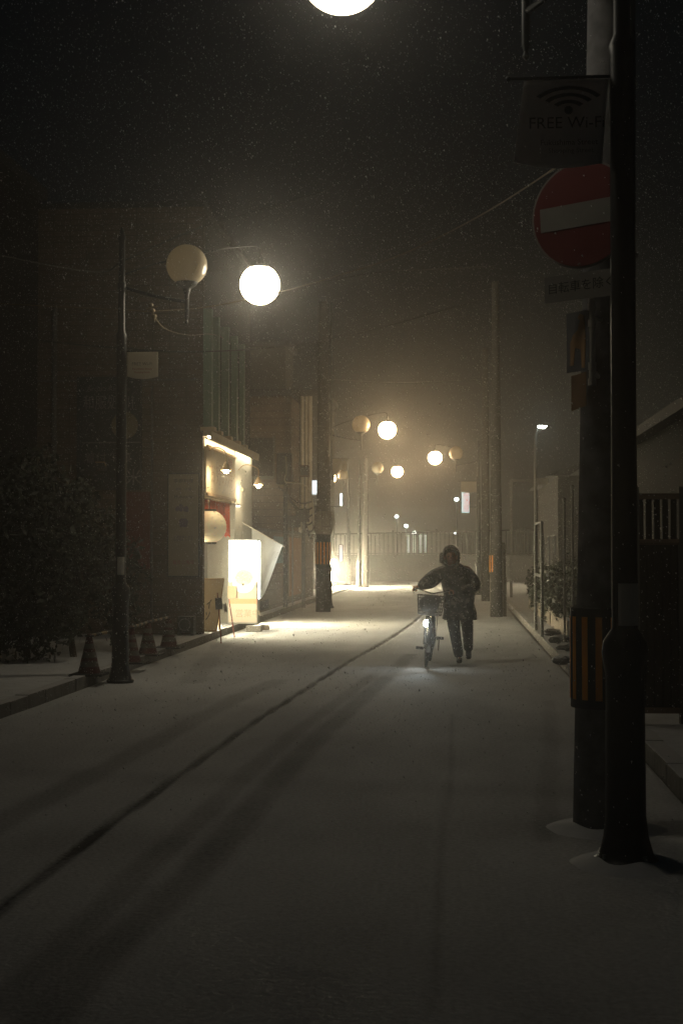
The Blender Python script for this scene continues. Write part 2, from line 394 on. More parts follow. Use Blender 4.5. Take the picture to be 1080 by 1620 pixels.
# ------------------------------------------------------------------ street lamps
WARM = (1.0, .70, .38)
def street_lamp(px, py, side, W, label,  u_off=(.78, .1), l_off=(1.45, .65), lit=True, sleeve=False, seg=28):
    p = gnd(px, py); base = (p.x, p.y, 0)
    t = empty('street_lamp', base, label, 'street lamp', 'globe street lamps along the street')
    bx, by = p.x, p.y; s = side
    bm = B(); lathe(bm, [(.16, 0), (.165, .03), (.14, .05), (.115, .14), (.102, .25), (.098, .95), (.105, 1.0), (.112, 1.03), (.118, 1.08), (.112, 1.13), (.088, 1.17), (.066, 1.2),
                         (.062, 4.15), (.07, 4.2), (.045, 4.26), (.038, 5.35), (.05, 5.38), (.04, 5.42), (.012, 5.52)], (bx, by, 0), seg)
    mk('pole', bm, m_blackmetal, t, True)
    bm = B()
    for a in range(4): 
        aa = a * math.pi / 2 + .6; tube(bm, [(bx + .14 * math.cos(aa), by + .14 * math.sin(aa), .03), (bx + .14 * math.cos(aa), by + .14 * math.sin(aa), .065)], .012, 6)
    mk('anchor_bolt', bm, m_greymetal, t)
    # lower arm with the upright, unlit globe
    ux, uy = bx + s * u_off[0], by + u_off[1]
    bm = B(); tube(bm, smoothpath([(bx, by, 4.80), (bx + s * u_off[0] * .5, by + u_off[1] * .5, 4.69), (ux, uy, 4.62)], 6), .02, 8)
    tube(bm, [(bx, by, 4.76), (bx, by, 4.84)], .055, 12)
    mk('arm', bm, m_blackmetal, t, True)
    bm = B(); lathe(bm, [(.006, 4.35), (.022, 4.37), (.012, 4.40), (.026, 4.43), (.026, 4.70), (.04, 4.74), (.05, 4.78), (.115, 4.82), (.135, 4.86), (.13, 4.88)], (ux, uy, 0), 20)
    st = mk('globe_holder', bm, m_blackmetal, t, True)
    bm = B(); lathe(bm, sphere_prof(.25, 5.07, -58, 90, 18), (ux, uy, 0), 36); mk('globe', bm, m_globe, st, True)
    # upper curved arm with the hanging, lit globe
    lx, ly = bx + s * l_off[0], by + l_off[1]
    bm = B(); tube(bm, smoothpath([(bx, by, 4.94), (bx + s * l_off[0] * .3, by + l_off[1] * .3, 5.14), (bx + s * l_off[0] * .7, by + l_off[1] * .7, 5.33), (lx - s * .1, ly - l_off[1] * .07, 5.40), (lx, ly, 5.36), (lx, ly, 5.26)], 6), .009, 8)
    mk('arm', bm, m_blackmetal, t, True)
    bm = B(); lathe(bm, [(.13, 5.125), (.125, 5.15), (.05, 5.18), (.03, 5.27), (.012, 5.29)], (lx, ly, 0), 20); h = mk('globe_holder', bm, m_blackmetal, t, True)
    bm = B(); lathe(bm, sphere_prof(.25, 4.92, -90, 56, 18), (lx, ly, 0), 36); g = mk('globe', bm, m_lit, h, True); g['label'] = 'lit warm white globe'
    point('lamp_light', (lx, ly, 4.92), W, (1, .96, .84) if py > 1200 else (1, .88, .66) if py > 1000 else WARM, .255, t)
    return t, base
L1, b1 = street_lamp(990, 1368, -1, 12, 'black globe lamp post nearest the camera, beside the concrete pole with orange stripes', u_off=(.46, .6), l_off=(1.50, .65))
L2, b2 = street_lamp(190, 1080, 1, 92, 'black globe lamp post standing at the left kerb in front of the dark bush', l_off=(1.60, .65))
L3, b3 = street_lamp(519, 962, 1, 190, 'globe lamp post just right of the left utility pole, with a torn banner', u_off=(.9, .1), l_off=(1.62, .2))
L4, b4 = street_lamp(568, 930, 1, 190, 'hazy globe lamp post on the left, farther than the torn banner', u_off=(.78, .1), l_off=(1.6, .3))
L5, b5 = street_lamp(757, 941, -1, 190, 'hazy globe lamp post on the right side with a small banner below its globes', u_off=(.80, .1), l_off=(1.55, .3))
L6, b6 = street_lamp(551, 925, -1, 190, 'farthest globe lamp post, small between the left utility pole and the next lamp', u_off=(.25, .1), l_off=(.85, .3))

def paper_on(thing_, c, w, h, mat, name='notice'):
    pass
# notices taped to the two nearest posts
def notice(base, z, r, label, span=(-110, -35)):
    bm = B(); n = 8
    for i in range(n):
        a0, a1 = R(span[0] + (span[1] - span[0]) * i / n), R(span[0] + (span[1] - span[0]) * (i + 1) / n)
        q = [(a0, z), (a1, z), (a1, z + .215), (a0, z + .215)]
        o_ = [bm.verts.new((base[0] + (r + .003) * math.cos(a), base[1] + (r + .003) * math.sin(a), zz)) for a, zz in q]
        i_ = [bm.verts.new((base[0] + (r + .0015) * math.cos(a), base[1] + (r + .0015) * math.sin(a), zz)) for a, zz in q]
        bm.faces.new(o_); bm.faces.new(i_[::-1])
        bm.faces.new((o_[0], i_[0], i_[1], o_[1])); bm.faces.new((o_[3], o_[2], i_[2], i_[3]))
    bmesh.ops.remove_doubles(bm, verts=bm.verts[:], dist=1e-5)
    t = tag(mk('paper_notice', bm, m_paper, loc=(base[0], base[1], z)), label, 'notice', 'paper notices taped to lamp posts')
    c = Vector((base[0] + .02, base[1] - r - .006, z + .11))
    return t
n1 = notice(b1, 1.215, .0665, 'grey paper notice taped round the nearest black lamp post above its collar', (-125, -20))
n2 = notice(b2, 1.30, .0665, 'small pale notice taped on the lamp post at the left kerb')

# ------------------------------------------------------------------ banners hanging from lamp posts
def banner(base, side, w, h, ztop, label, wave=.02, torn=False, txt=None, skew=0.0, yo=0.0):
    x0 = base[0] + side * .05; y = base[1] + yo
    t = empty('hanging_banner', (x0, y, ztop), label, 'banner', 'cloth banners on the lamp posts')
    bm = B(); tube(bm, [(x0 - side * .03, y, ztop + .012), (x0 + side * (w + .09), y, ztop + .012)], .009, 8); ellip(bm, (x0 + side * (w + .1), y, ztop + .012), .016, .016, .016, 8, 6)
    mk('rod', bm, m_blackmetal, t, True)
    bm = B(); nx, nz = 16, 14; g = []
    for j in range(nz + 1):
        row = []
        for i in range(nx + 1):
            u_, v_ = i / nx, j / nz
            xx = x0 + side * (.02 + u_ * w) - side * skew * v_ * (.6 + .4 * u_)
            hh = h * v_ * (1 + .12 * (1 - u_) * abs(skew) * 8)
            zz = ztop - hh - (.03 * math.sin(u_ * 3.1) * v_ if not torn else 0)
            if torn: zz = ztop - h * v_ * (1 - .55 * (1 - abs(2 * u_ - 1.35)) * 0.8 if v_ > 0 else 0); xx += side * .05 * v_ * math.sin(u_ * 5)
            yy = y + wave * math.sin(u_ * 5 + v_ * 4) * v_
            row.append(bm.verts.new((xx, yy, zz)))
        g.append(row)
    for j in range(nz):
        for i in range(nx): bm.faces.new((g[j][i], g[j][i + 1], g[j + 1][i + 1], g[j + 1][i]))
    o = mk('cloth', bm, m_flagnear if base[1] < 10 else m_flag, t, True); md = o.modifiers.new('solid', 'SOLIDIFY'); md.thickness = .003; md.offset = 0
    if txt:
        for (s_, hh, zz, xo, mt) in txt:
            text(s_, hh, (x0 + side * (w / 2 + .02) + xo, y - .028, ztop - zz), (1, 0, 0), (0, 0, 1), mt, t)
    return t, x0, y
t, x0, y0 = banner(b1, -1, .43, .42, 4.035, 'white wireless hotspot banner hanging from the nearest lamp post above the no entry sign', wave=.012, skew=-.055,
    txt=[('FREE Wi-Fi', .085, .235, .0, m_ink), ('Fukushima Street', .042, .335, .01, m_ink), ('Shopping Street', .036, .378, .02, m_inkgrey)])
bm = B(); cx, cz = x0 - .225, 4.035 - .175
for r0 in (.055, .10, .145):
    pts = []
    for sgn, rr in ((1, r0 + .022), (-1, r0)):
        for k in range(13):
            a = R(90 + sgn * (52 - 104 * k / 12)); pts.append((rr * 1.25 * math.cos(a), rr * math.sin(a) * .8))
    prism(bm, pts, (cx, y0 - .026, cz), (1, 0, 0), (0, 0, 1), .002)
prism(bm, disc(.022, 14), (cx, y0 - .026, cz + .008), (1, 0, 0), (0, 0, 1), .002)
mk('emblem', bm, m_ink, t)
banner(b2, 1, .38, .30, 4.0, 'small cream banner on the rod of the left kerb lamp post', wave=.008,
       txt=[('FREE Wi-Fi', .055, .15, 0, m_inkgrey), ('Fukushima Street', .034, .21, 0, m_inkred), ('Shopping Street', .03, .25, 0, m_inkred)])
banner(b3, 1, .46, .46, 4.12, 'torn tattered banner hanging right of the left utility pole', wave=.09, torn=True)
banner(b5, -1, .55, .38, 4.05, 'small banner on the hazy right hand lamp post')

# ------------------------------------------------------------------ utility poles
def stripe_sleeve(t, x, y, z0, z1, r, n=24, duty=(0,)):
    bm = B(); lathe(bm, [(r, z0), (r + .002, z0 + .002), (r + .002, z1 - .002), (r, z1)], (x, y, 0), n)
    s_ = mk('sleeve', bm, m_blackstripe, t, True)
    bm = B(); k = 0
    m = 14 if n > 20 else 10
    for k in range(m):
        a = 2 * math.pi * k / m; da = 2 * math.pi / m * .22
        q = [a - da, a, a + da]; 
        for i in range(2):
            vs = [bm.verts.new((x + (r + .006) * math.cos(b_), y + (r + .006) * math.sin(b_), zz)) for b_, zz in ((q[i], z0 + .05), (q[i + 1], z0 + .05), (q[i + 1], z1 - .05), (q[i], z1 - .05))]
            bm.faces.new(vs)
    o = mk('stripe_band', bm, m_yellow, s_, False)
    md = o.modifiers.new('s', 'SOLIDIFY'); md.thickness = .002
def utility_pole(x, y, h, r0, label, lean=(0, 0), seg=28, mat=None):
    t = empty('utility_pole', (x, y, 0), label, 'utility pole', 'concrete utility poles')
    bm = B(); n = 12; tube(bm, [(x + lean[0] * i / n, y + lean[1] * i / n, h * i / n - .05) for i in range(n + 1)], [r0 - (r0 * .38) * i / n for i in range(n + 1)], seg)
    mk('shaft', bm, mat or m_concrete, t, True)
    return t
p = gnd(955, 1312); UX, UY = p.x, p.y
up = utility_pole(UX, UY, 8.0, .178, 'thick concrete utility pole with black and orange striped sleeve, beside the nearest lamp post', lean=(.11, 0), seg=40, mat=M('pale pole concrete', (.15, .15, .155), .9, bump=.35, scale=9, var=.35))
stripe_sleeve(up, UX, UY, .70, 1.27, .184, 40)
bm = B(); tube(bm, [(UX + .11, UY - .20, 3.2), (UX + .12, UY - .19, 7.9)], .028, 10); tube(bm, [(UX + .115, UY - .2, 4.62), (UX + .115, UY - .2, 4.68)], .036, 10); mk('conduit', bm, m_creampipe, up, True)
bm = B()
for zz in (3.3, 4.3, 5.3): tube(bm, [(UX + .165 * math.cos(a) + .04, UY + .165 * math.sin(a), zz) for a in np.linspace(0, 2 * math.pi, 20, endpoint=False)], .008, 6, closed=True)
mk('steel_band', bm, m_greymetal, up)
p = gnd(511, 968); ULX, ULY = p.x, p.y
ul = utility_pole(ULX, ULY, 8.1, .195, 'left utility pole with faded orange striped sleeve past the glowing shop')
stripe_sleeve(ul, ULX, ULY, 1.18, 1.85, .20, 22)
bm = B(); lathe(bm, [(.2, 2.0), (.26, 2.1), (.29, 2.3), (.27, 2.5), (.2, 2.6)], (ULX + .02, ULY, 0), 16); mk('cable_wrap', bm, m_block, ul, True)
bm = B()
for zz in (2.72, 3.5, 5.2, 6.0, 6.8): tube(bm, [(ULX, ULY, zz), (ULX + (.42 if zz < 3 else .32), ULY, zz)], .014, 6)
tube(bm, [(ULX + .22, ULY - .1, 3.4), (ULX + .22, ULY - .1, 8)], .03, 8)
mk('step_bolt', bm, m_greymetal, ul)
p = gnd(785, 976); URX, URY = p.x, p.y
ur = utility_pole(URX, URY, 8.1, .145, 'right utility pole standing at the kerb behind the walking person')
stripe_sleeve(ur, URX - .06, URY, 1.02, 1.52, .11, 18)
bm = B(); lathe(bm, [(.20, 0), (.2, .9), (.18, 1.0), (.19, 1.7), (.15, 1.78)], (URX + .05, URY + .25, 0), 16); mk('stay_guard', bm, m_block, ur, True)
p = gnd(578, 929); 
uf = utility_pole(p.x, p.y, 5.6, .17, 'faint grey utility pole far down the left side in the haze', mat=m_walldark)
p = gnd(768, 951)
uf2 = utility_pole(p.x, p.y, 8.0, .14, 'faint utility pole behind the right hand one, near the small banner')

# wires
def wire(pts, r, label, mat=m_wire, sag=0.):
    pts = smoothpath(pts, 10)
    bm = B(); tube(bm, pts, r, 5); o = mk('overhead_wire', bm, mat); return tag(o, label, 'wire', 'overhead wires')
wire([at(-40, 478, 17.2), at(195, 490, 17.2), at(240, 492, 17.2), at(330, 485, 17.4), at(445, 461, 17), at(560, 428, 15), at(640, 400, 13.5), at(760, 340, 11.5), at(925, 235, 8.4)], .007, 'pale wire running behind the lit globe of the left lamp post up to the right', m_wirelit)
wire([at(240, 495, 17.2), at(262, 520, 18.5), at(300, 530, 21), at(345, 531, 26), at(400, 560, 33)], .007, 'thin wire drooping from the clamp towards the green fins', m_wirelit)
wire([at(60, 538, 23), at(170, 549, 23), at(320, 556, 24.2), at(470, 545, 30), at(600, 518, 33), at(772, 470, 34.5)], .012, 'dark wire crossing low in front of the tan wall and green fins')
wire([at(-30, 398, 18), at(150, 430, 20), at(200, 410, 20), at(330, 355, 20), at(520, 300, 22)], .010, 'dark wire slanting up behind the unlit globe on the left')
wire([at(512, 445, 37), at(600, 430, 36), at(700, 425, 35), at(781, 420, 34.5)], .016, 'dark wire strung between the two middle utility poles')
wire([at(512, 600, 37), at(640, 605, 45), at(765, 600, 52)], .014, 'lower wire crossing the street far down in the haze')
bm = B(); c = at(241, 491, 17.2)
for k in range(3): ellip(bm, (c.x + .02 * (k - 1), c.y, c.z + .07 - .07 * k), .035, .03, .03, 10, 7)
tube(bm, [(c.x - .07, c.y, c.z + .02), (c.x + .06, c.y, c.z + .05)], .012, 6); tube(bm, [c, (c.x + .03, c.y, c.z - .14)], .012, 6)
tag(mk('wire_clamp', bm, m_wirelit, smooth=True), 'small insulated clamp on the pale wire beside the left kerb lamp post', 'wire clamp')

# ------------------------------------------------------------------ traffic signs on the near concrete pole
def frame_uv(tilt, turn):
    u = Vector((math.cos(turn) * math.cos(tilt), math.sin(turn) * math.cos(tilt), math.sin(tilt)))
    n = Vector((math.sin(turn), -math.cos(turn), 0)); v = n.cross(u).normalized(); return u.normalized(), v, n
sc = at(921, 339, UY - .30)
u, v, n = frame_uv(R(2.5), R(-28))
t = empty('no_entry_sign', sc, 'round red no entry sign with a white bar, mounted on the near concrete pole', 'traffic sign')
bm = B(); prism(bm, disc(.305, 48), sc, u, v, .006); mk('rim', bm, m_signwhite, t)
bm = B(); prism(bm, disc(.292, 48), sc + n * .0085, u, v, .002); d_ = mk('disc', bm, m_signred, t)
bm = B(); prism(bm, rect(.50, .135), sc + n * .012, u, v, .002); mk('bar', bm, m_signwhite, t)
bm = B(); 
for zz in (-.12, .14): tube(bm, [sc + v * zz - n * .004, Vector((UX + .05, UY - .1, sc.z + zz))], .014, 8)
mk('bracket', bm, m_greymetal, t)
sp = at(919, 452, UY - .30); u, v, n = frame_uv(R(1.5), R(-28))
t = empty('supplementary_sign_plate', sp, 'small white plate with black characters right under the no entry sign', 'traffic sign')
bm = B(); prism(bm, rect(.44, .15), sp, u, v, .004); mk('plate', bm, m_signwhite, t)
text('自転車を除く', .068, sp + n * .004, u, v, m_ink, t)
bm = B(); tube(bm, [sp - n * .004, Vector((UX + .05, UY - .1, sp.z))], .012, 8); mk('bracket', bm, m_greymetal, t)
# side board with a pale figure on a white pipe bracket
pb = at(936, 545, UY - .27)
t = empty('side_sign_board', (pb.x, pb.y, pb.z), 'narrow board with a pale animal figure, seen edge on, under the white plate', 'sign')
bm = B(); z0, z1 = at(936, 610, UY - .27).z, at(936, 472, UY - .27).z
tube(bm, [(pb.x, pb.y, z0), (pb.x, pb.y, z1)], .018, 10)
for zz in (z0 + .02, z0 + .11, z1 - .05, z1 - .14): tube(bm, [(pb.x, pb.y, zz - .02), (pb.x, pb.y, zz + .02)], .023, 10)
tube(bm, [(pb.x, pb.y, z0 + .09), (UX - .02, UY - .1, z0 + .06)], .014, 8); tube(bm, [(pb.x, pb.y, z1 - .1), (UX, UY - .1, z1 - .1)], .014, 8)
mk('bracket', bm, m_white, t, True)
u = Vector((.30, -.95, 0)).normalized() * -1; v = Vector((0, 0, 1)); nn = u.cross(v)
u = Vector((-.55, .835, 0)).normalized(); nn = u.cross(v)     # board runs from the pipe towards the road and the camera
o_ = Vector((pb.x - .018, pb.y - .01, z0 + .09)); H = z1 - z0 - .15
m_navy = M('navy sign face', (.16, .165, .18), .5, bump=.02)
bm = B(); prism(bm, [(0, 0), (.20, 0), (.20, H), (0, H)], o_, u, v, .006); bd = mk('board', bm, m_navy, t)
fig = [(.10, .02), (.13, .02), (.14, .16), (.20, .18), (.22, .05), (.25, .05), (.25, .22), (.22, .28), (.17, .31), (.15, .38), (.17, .40), (.15, .43), (.11, .41), (.10, .32), (.09, .22)]
fig = [(a * .85 - .05, b) for a, b in fig]
bm = B(); prism(bm, [(a, b * H / .45) for a, b in fig], o_ + nn * -.0005, u, v, -.003); prism(bm, [(a, b * H / .45) for a, b in fig], o_ + nn * .0065, u, v, .002); mk('figure', bm, M('ochre print', (.42, .25, .12), .6, bump=0), t)
bm = B(); prism(bm, [(.03, -.20), (.16, -.22), (.16, -.02), (.03, -.01)], o_, u, v, .005); mk('lower_board', bm, M('tan sign face', (.26, .16, .09), .6, bump=.02), t)

# ------------------------------------------------------------------ corner building with the glowing shop
BX, BY0, BY1 = -4.44, 24.8, 30.9
t = empty('corner_building', (BX, BY0, 0), 'tan tiled corner building with green fins and a brightly lit shop front', 'building')
ZT = 7.7
bm = B(); box(bm, -13, BX, BY0, BY0 + .2, 0, ZT); mk('side_wall', bm, m_wall, t)
bm = B(); box(bm, -13, -5.0, BY0 + .2, BY1, 0, 3.6); mk('back_wall', bm, m_plaster, t)
bm = B(); box(bm, -4.998, BX, 28.5, BY1, 0, 3.6); mk('end_wall', bm, m_plaster, t)
bm = B(); box(bm, -4.998, BX - .02, BY0 + .2, 28.498, 2.55, 3.6); mk('beam', bm, m_cream, t)
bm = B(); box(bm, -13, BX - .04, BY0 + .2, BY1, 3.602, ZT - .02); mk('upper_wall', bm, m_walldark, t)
bm = B(); box(bm, -13.1, BX + .03, BY0 - .03, BY1 + .03, ZT, ZT + .10); mk('roof', bm, m_roof, t)
bm = B(); box(bm, BX - .0, BX + .16, BY0 + .0, BY1, 3.62, 3.70); mk('ledge', bm, m_cream, t)
for k, (ppx, wd) in enumerate(((331, .15), (348.5, .13), (365, .115), (379.5, .10), (392, .08))):
    Y = 2250 * (.9968) * 4.3 / (720 - ppx) * 1.0
    Y = max(BY0 + .02, Y - .25)
    bm = B(); box(bm, BX - .04, BX + wd, Y, Y + .14, 3.78, 5.88); f = mk('fin', bm, m_green, t, bevel=.006)
    bm = B(); box(bm, BX - .04, BX + wd + .06, Y - .05, Y + .2, 3.705, 3.775); mk('fin_foot', bm, m_cream, f)
for k, (ya, yb) in enumerate(((25.1, 26.0), (26.3, 27.3), (27.6, 28.6), (28.9, 29.9))):
    bm = B(); box(bm, BX - .035, BX - .02, ya + .1, yb, 4.0, 5.7); mk('window', bm, m_dark, t)
bm = B(); box(bm, BX + .07, BX + .10, BY0 + .1, 30.7, 3.598, 3.612); mk('fill_strip', bm, EM('added fill strip', (1, .84, .56), 80), t)  # glowing strip added to brighten the signboard and the wall below
bm = B(); box(bm, BX + .135, BX + .158, BY0 + .0, 30.85, 3.555, 3.619); mk('strip_shield', bm, m_cream, t)  # lip added to keep the added strip out of the camera's view
# glazed lit shop front inside the recess
bm = B(); box(bm, -4.997, -4.96, BY0 + .45, 27.3, .35, 1.8); wn = mk('shop_window', bm, EM('lit shop window', (1, .90, .62), 22.0, .25), t)
bm = B()
for yy in (BY0 + .42, 26.3, 27.3): box(bm, -4.958, -4.92, yy, yy + .05, .3, 1.85)
box(bm, -4.958, -4.92, BY0 + .42, 27.35, .30, .35); box(bm, -4.958, -4.92, BY0 + .42, 27.35, 1.8, 1.85); mk('frame', bm, m_warmboard, wn)
bm = B(); box(bm, -4.998, BX, BY0 + .2, BY1, -.1, .13); mk('step', bm, m_snow, t)
bm = B(); box(bm, BX + .001, BX + .02, 29.65, 30.75, .35, 1.6); wn = mk('shop_window', bm, EM('added side glow', (1, .86, .56), 95.0, .25), t)  # glowing pane added to light the road, hidden behind the box sign
bm = B(); box(bm, BX + .021, BX + .04, 29.6, 29.649, .3, 1.66); box(bm, BX + .021, BX + .04, 30.751, 30.8, .3, 1.66); box(bm, BX + .021, BX + .04, 29.65, 30.75, 1.6, 1.66); box(bm, BX + .021, BX + .04, 30.17, 30.22, .35, 1.6); mk('frame', bm, m_warmboard, wn)  # frame round the added glowing pane
# seams and downpipe on the side wall
bm = B(); box(bm, -13, BX - .01, BY0 - .012, BY0 - .001, 4.60, 4.63); mk('string_course', bm, m_grey, t)
c = at(86, 600, BY0 - .08)
bm = B(); tube(bm, [(c.x, BY0 - .07, .1), (c.x, BY0 - .07, 5.9)], .045, 10)
for zz in (.8, 2.2, 3.6, 5.0): tube(bm, [(c.x, BY0 - .07, zz), (c.x, BY0 - .07, zz + .05)], .058, 10)
mk('downpipe', bm, m_grey, t, True)
c = at(240, 700, BY0 - .08)
bm = B(); tube(bm, [(c.x, BY0 - .05, .1), (c.x, BY0 - .05, 4.5)], .022, 8); mk('downpipe', bm, m_grey, t, True)

# signboard over the shop
t = empty('shop_signboard', (BX + .05, 26.4, 2.62), 'long pale wooden signboard with characters lit from above over the shop', 'sign')
bm = B(); box(bm, BX - .018, BX + .04, BY0 + .12, 28.25, 2.60, 3.44); mk('board', bm, m_cream, t)
bm = B(); box(bm, BX + .04, BX + .07, BY0 + .12, 28.25, 2.57, 2.62); box(bm, BX + .04, BX + .07, BY0 + .12, 28.25, 3.42, 3.47); mk('trim', bm, m_warmboard, t)
text('お好み焼', .46, (BX + .041, 26.6, 2.98), (0, 1, 0), (0, 0, 1), m_warmboard, t, sx=1.45)
text('鉄板焼', .17, (BX + .041, 27.6, 3.3), (0, 1, 0), (0, 0, 1), m_inkred, t)
# sign spotlights
def spot_lamp(x, y, z, label, W):
    t = empty('sign_spotlight', (BX, y, z + .32), label, 'spotlight', 'spotlights over the shop sign')
    bm = B(); tube(bm, smoothpath([(BX - .01, y, z + .30), (BX + .15, y, z + .42), (x - .02, y, z + .34), (x, y, z + .16)], 6), .010, 7); mk('gooseneck', bm, m_warmboard, t, True)
    bm = B(); lathe(bm, [(.025, .16), (.035, .13), (.10, -.0), (.096, .0), (.03, .12)], (x, y, z), 18); mk('shade', bm, m_warmboard, t, True)
    bm = B(); ellip(bm, (x, y, z - .01), .05, .05, .045, 14, 10); mk('bulb', bm, EM('bulb', (1, .93, .78), 20, sampling=False), t, True)
    point('bulb_light', (x, y, z - .02), W, (1, .80, .50), .058, t)
spot_lamp(BX + .36, BY0 + .35, 3.02, 'conical sign spotlight at the building corner, half hidden by the wall edge', 30)
spot_lamp(BX + .42, 28.9, 2.93, 'small bright spotlight with a bent neck on the right end of the shop wall', 50)
# red cloth and lantern
t = empty('shop_curtain', (BX - .1, 26.6, 2.5), 'red cloth curtain hung below the shop signboard', 'curtain')
bm = B()
n_ = 44; prev = None
for i in range(n_ + 1):
    y = BY0 + .25 + (28.25 - BY0 - .25) * i / n_; x = BX - .06 + .018 * math.sin(i * 1.1)
    cur = (bm.verts.new((x, y, 2.52)), bm.verts.new((x + .01, y, 1.86 + (.02 * math.sin(i)))))
    if prev and i % 11 != 0: bm.faces.new((prev[0], cur[0], cur[1], prev[1]))
    elif prev: bm.faces.new((prev[0], cur[0], cur[0], prev[1])) if False else None
    prev = cur
o = mk('cloth', bm, m_red, t, True); md = o.modifiers.new('s', 'SOLIDIFY'); md.thickness = .004
bm = B(); tube(bm, [(BX - .06, BY0 + .2, 2.53), (BX - .06, 28.4, 2.53)], .014, 8); mk('rod', bm, m_warmboard, t)
lc = Vector((BX + .02, BY0 + .62, 2.02))
t = empty('paper_lantern', lc, 'round cream paper lantern with black rings hanging in front of the red cloth', 'lantern')
prof = []
for i in range(25):
    a = -72 + 144 * i / 24; prof.append((.30 * math.cos(R(a)) + (.006 if i % 2 else 0), .30 * math.sin(R(a)) * 1.0))
bm = B(); lathe(bm, prof, lc, 30); mk('shade', bm, m_lantern, t, True)
bm = B(); lathe(bm, [(.12, .282), (.12, .315), (.10, .317)], lc, 24); lathe(bm, [(.10, -.317), (.12, -.315), (.12, -.282)], lc, 24); mk('ring', bm, m_ink, t)
bm = B(); tube(bm, [lc + Vector((0, 0, .3)), lc + Vector((0, 0, .5))], .006, 6); tube(bm, [lc + Vector((-.1, 0, .50)), lc + Vector((.03, 0, .50))], .01, 6); mk('hook', bm, m_ink, t)

# standing illuminated box sign
p = gnd(384, 990); bx, by = p.x, p.y
s_ = 2250 / (by * .9968 + .3)
bx, by = at(384, 980, 28.05).x, 28.05
t = empty('illuminated_box_sign', (bx, by, .12), 'tall glowing white box sign standing on the pavement beside the shop', 'illuminated sign')
W_, H_ = .60, 1.68; z0 = .13
bm = B(); box(bm, bx - W_ / 2, bx + W_ / 2, by, by + .28, z0, z0 + H_); mk('casing', bm, m_plaster, t, bevel=.01)
bm = B(); box(bm, bx - W_ / 2 + .02, bx + W_ / 2 - .02, by - .012, by - .001, z0 + .84, z0 + H_ - .02); mk('panel', bm, EM('light box panel', (.90, 1.0, .98), 4.5), t)
bm = B(); box(bm, bx - W_ / 2 + .02, bx + W_ / 2 - .02, by - .012, by - .001, z0 + .03, z0 + .838); mk('panel', bm, EM('light box lower panel', (1, .80, .60), .22), t)
bm = B(); prism(bm, disc(.235, 32, ry=.25), (bx + .02, by - .014, z0 + .86), (1, 0, 0), (0, 0, 1), .004); d_ = mk('picture', bm, EM('printed bowl', (1, .93, .88), .62), t)
bm = B(); prism(bm, disc(.175, 28, ry=.15), (bx + .02, by - .019, z0 + .92), (1, 0, 0), (0, 0, 1), .003)
mk('picture', bm, EM('printed food', (1, .78, .55), .55, .5, scale=30), t)
bm = B(); box(bm, bx - W_ / 2 + .02, bx + W_ / 2 - .02, by - .018, by - .013, z0 + .40, z0 + .50); mk('stripe', bm, EM('orange stripe', (1, .42, .2), .7), t)
bm = B(); box(bm, bx - W_ / 2, bx - .12, by - .05, by - .04, z0 + .52, z0 + .75); mk('price_card', bm, m_cream, t)
text('営業中', .17, (bx + .1, by - .013, z0 + .2), (1, 0, 0), (0, 0, 1), m_cream, t)
bm = B(); box(bm, bx - W_ / 2, bx - W_ / 2 + .1, by + .02, by + .26, .11, z0); box(bm, bx + W_ / 2 - .1, bx + W_ / 2, by + .02, by + .26, .11, z0); mk('foot', bm, m_box, t)
# also lit on the side facing the street
bm = B(); box(bm, bx + W_ / 2 + .001, bx + W_ / 2 + .008, by + .03, by + .25, z0 + .5, z0 + H_ - .04); mk('side_panel', bm, EM('light box side', (.93, 1, .97), 22), t)

# white banner lit by the box sign
q = [at(398, 836, 29.4), at(447, 863, 28.8), at(419, 938, 28.9), at(400, 965, 29.4)]
t = empty('white_flag', q[0], 'slanting white cloth flag on a pole glowing beside the box sign', 'flag')
bm = B(); n_ = 12; g = []
for i in range(n_ + 1):
    a = q[0].lerp(q[1], i / n_); b_ = q[3].lerp(q[2], i / n_); row = []
    for j in range(n_ + 1):
        c = a.lerp(b_, j / n_); c.y += .03 * math.sin(i * .8 + j * .5); row.append(bm.verts.new(c))
    g.append(row)
for i in range(n_):
    for j in range(n_): bm.faces.new((g[i][j], g[i + 1][j], g[i + 1][j + 1], g[i][j + 1]))
m_lf = M('lit white flag', (.82, .85, .85), .8, bump=.05, var=.04)
mt = m_lf.node_tree; pr = mt.nodes['Principled BSDF']; pr.inputs['Subsurface Weight'].default_value = 0
tr = mt.nodes.new('ShaderNodeBsdfTranslucent'); tr.inputs[0].default_value = (.36, .38, .38, 1); ms_ = mt.nodes.new('ShaderNodeMixShader'); ms_.inputs[0].default_value = .3
mt.links.new(pr.outputs[0], ms_.inputs[1]); mt.links.new(tr.outputs[0], ms_.inputs[2]); mt.links.new(ms_.outputs[0], mt.nodes['Material Output'].inputs[0])
mk('cloth', bm, m_lf, t, True)
bm = B(); tube(bm, [q[0] + Vector((-.25, .1, .14)), q[1] + Vector((.04, 0, -.03))], .012, 8); tube(bm, [q[0] + Vector((-.2, .12, .1)), Vector((q[0].x - .2, q[0].y + .1, .1))], .014, 8); mk('pole', bm, m_white, t)

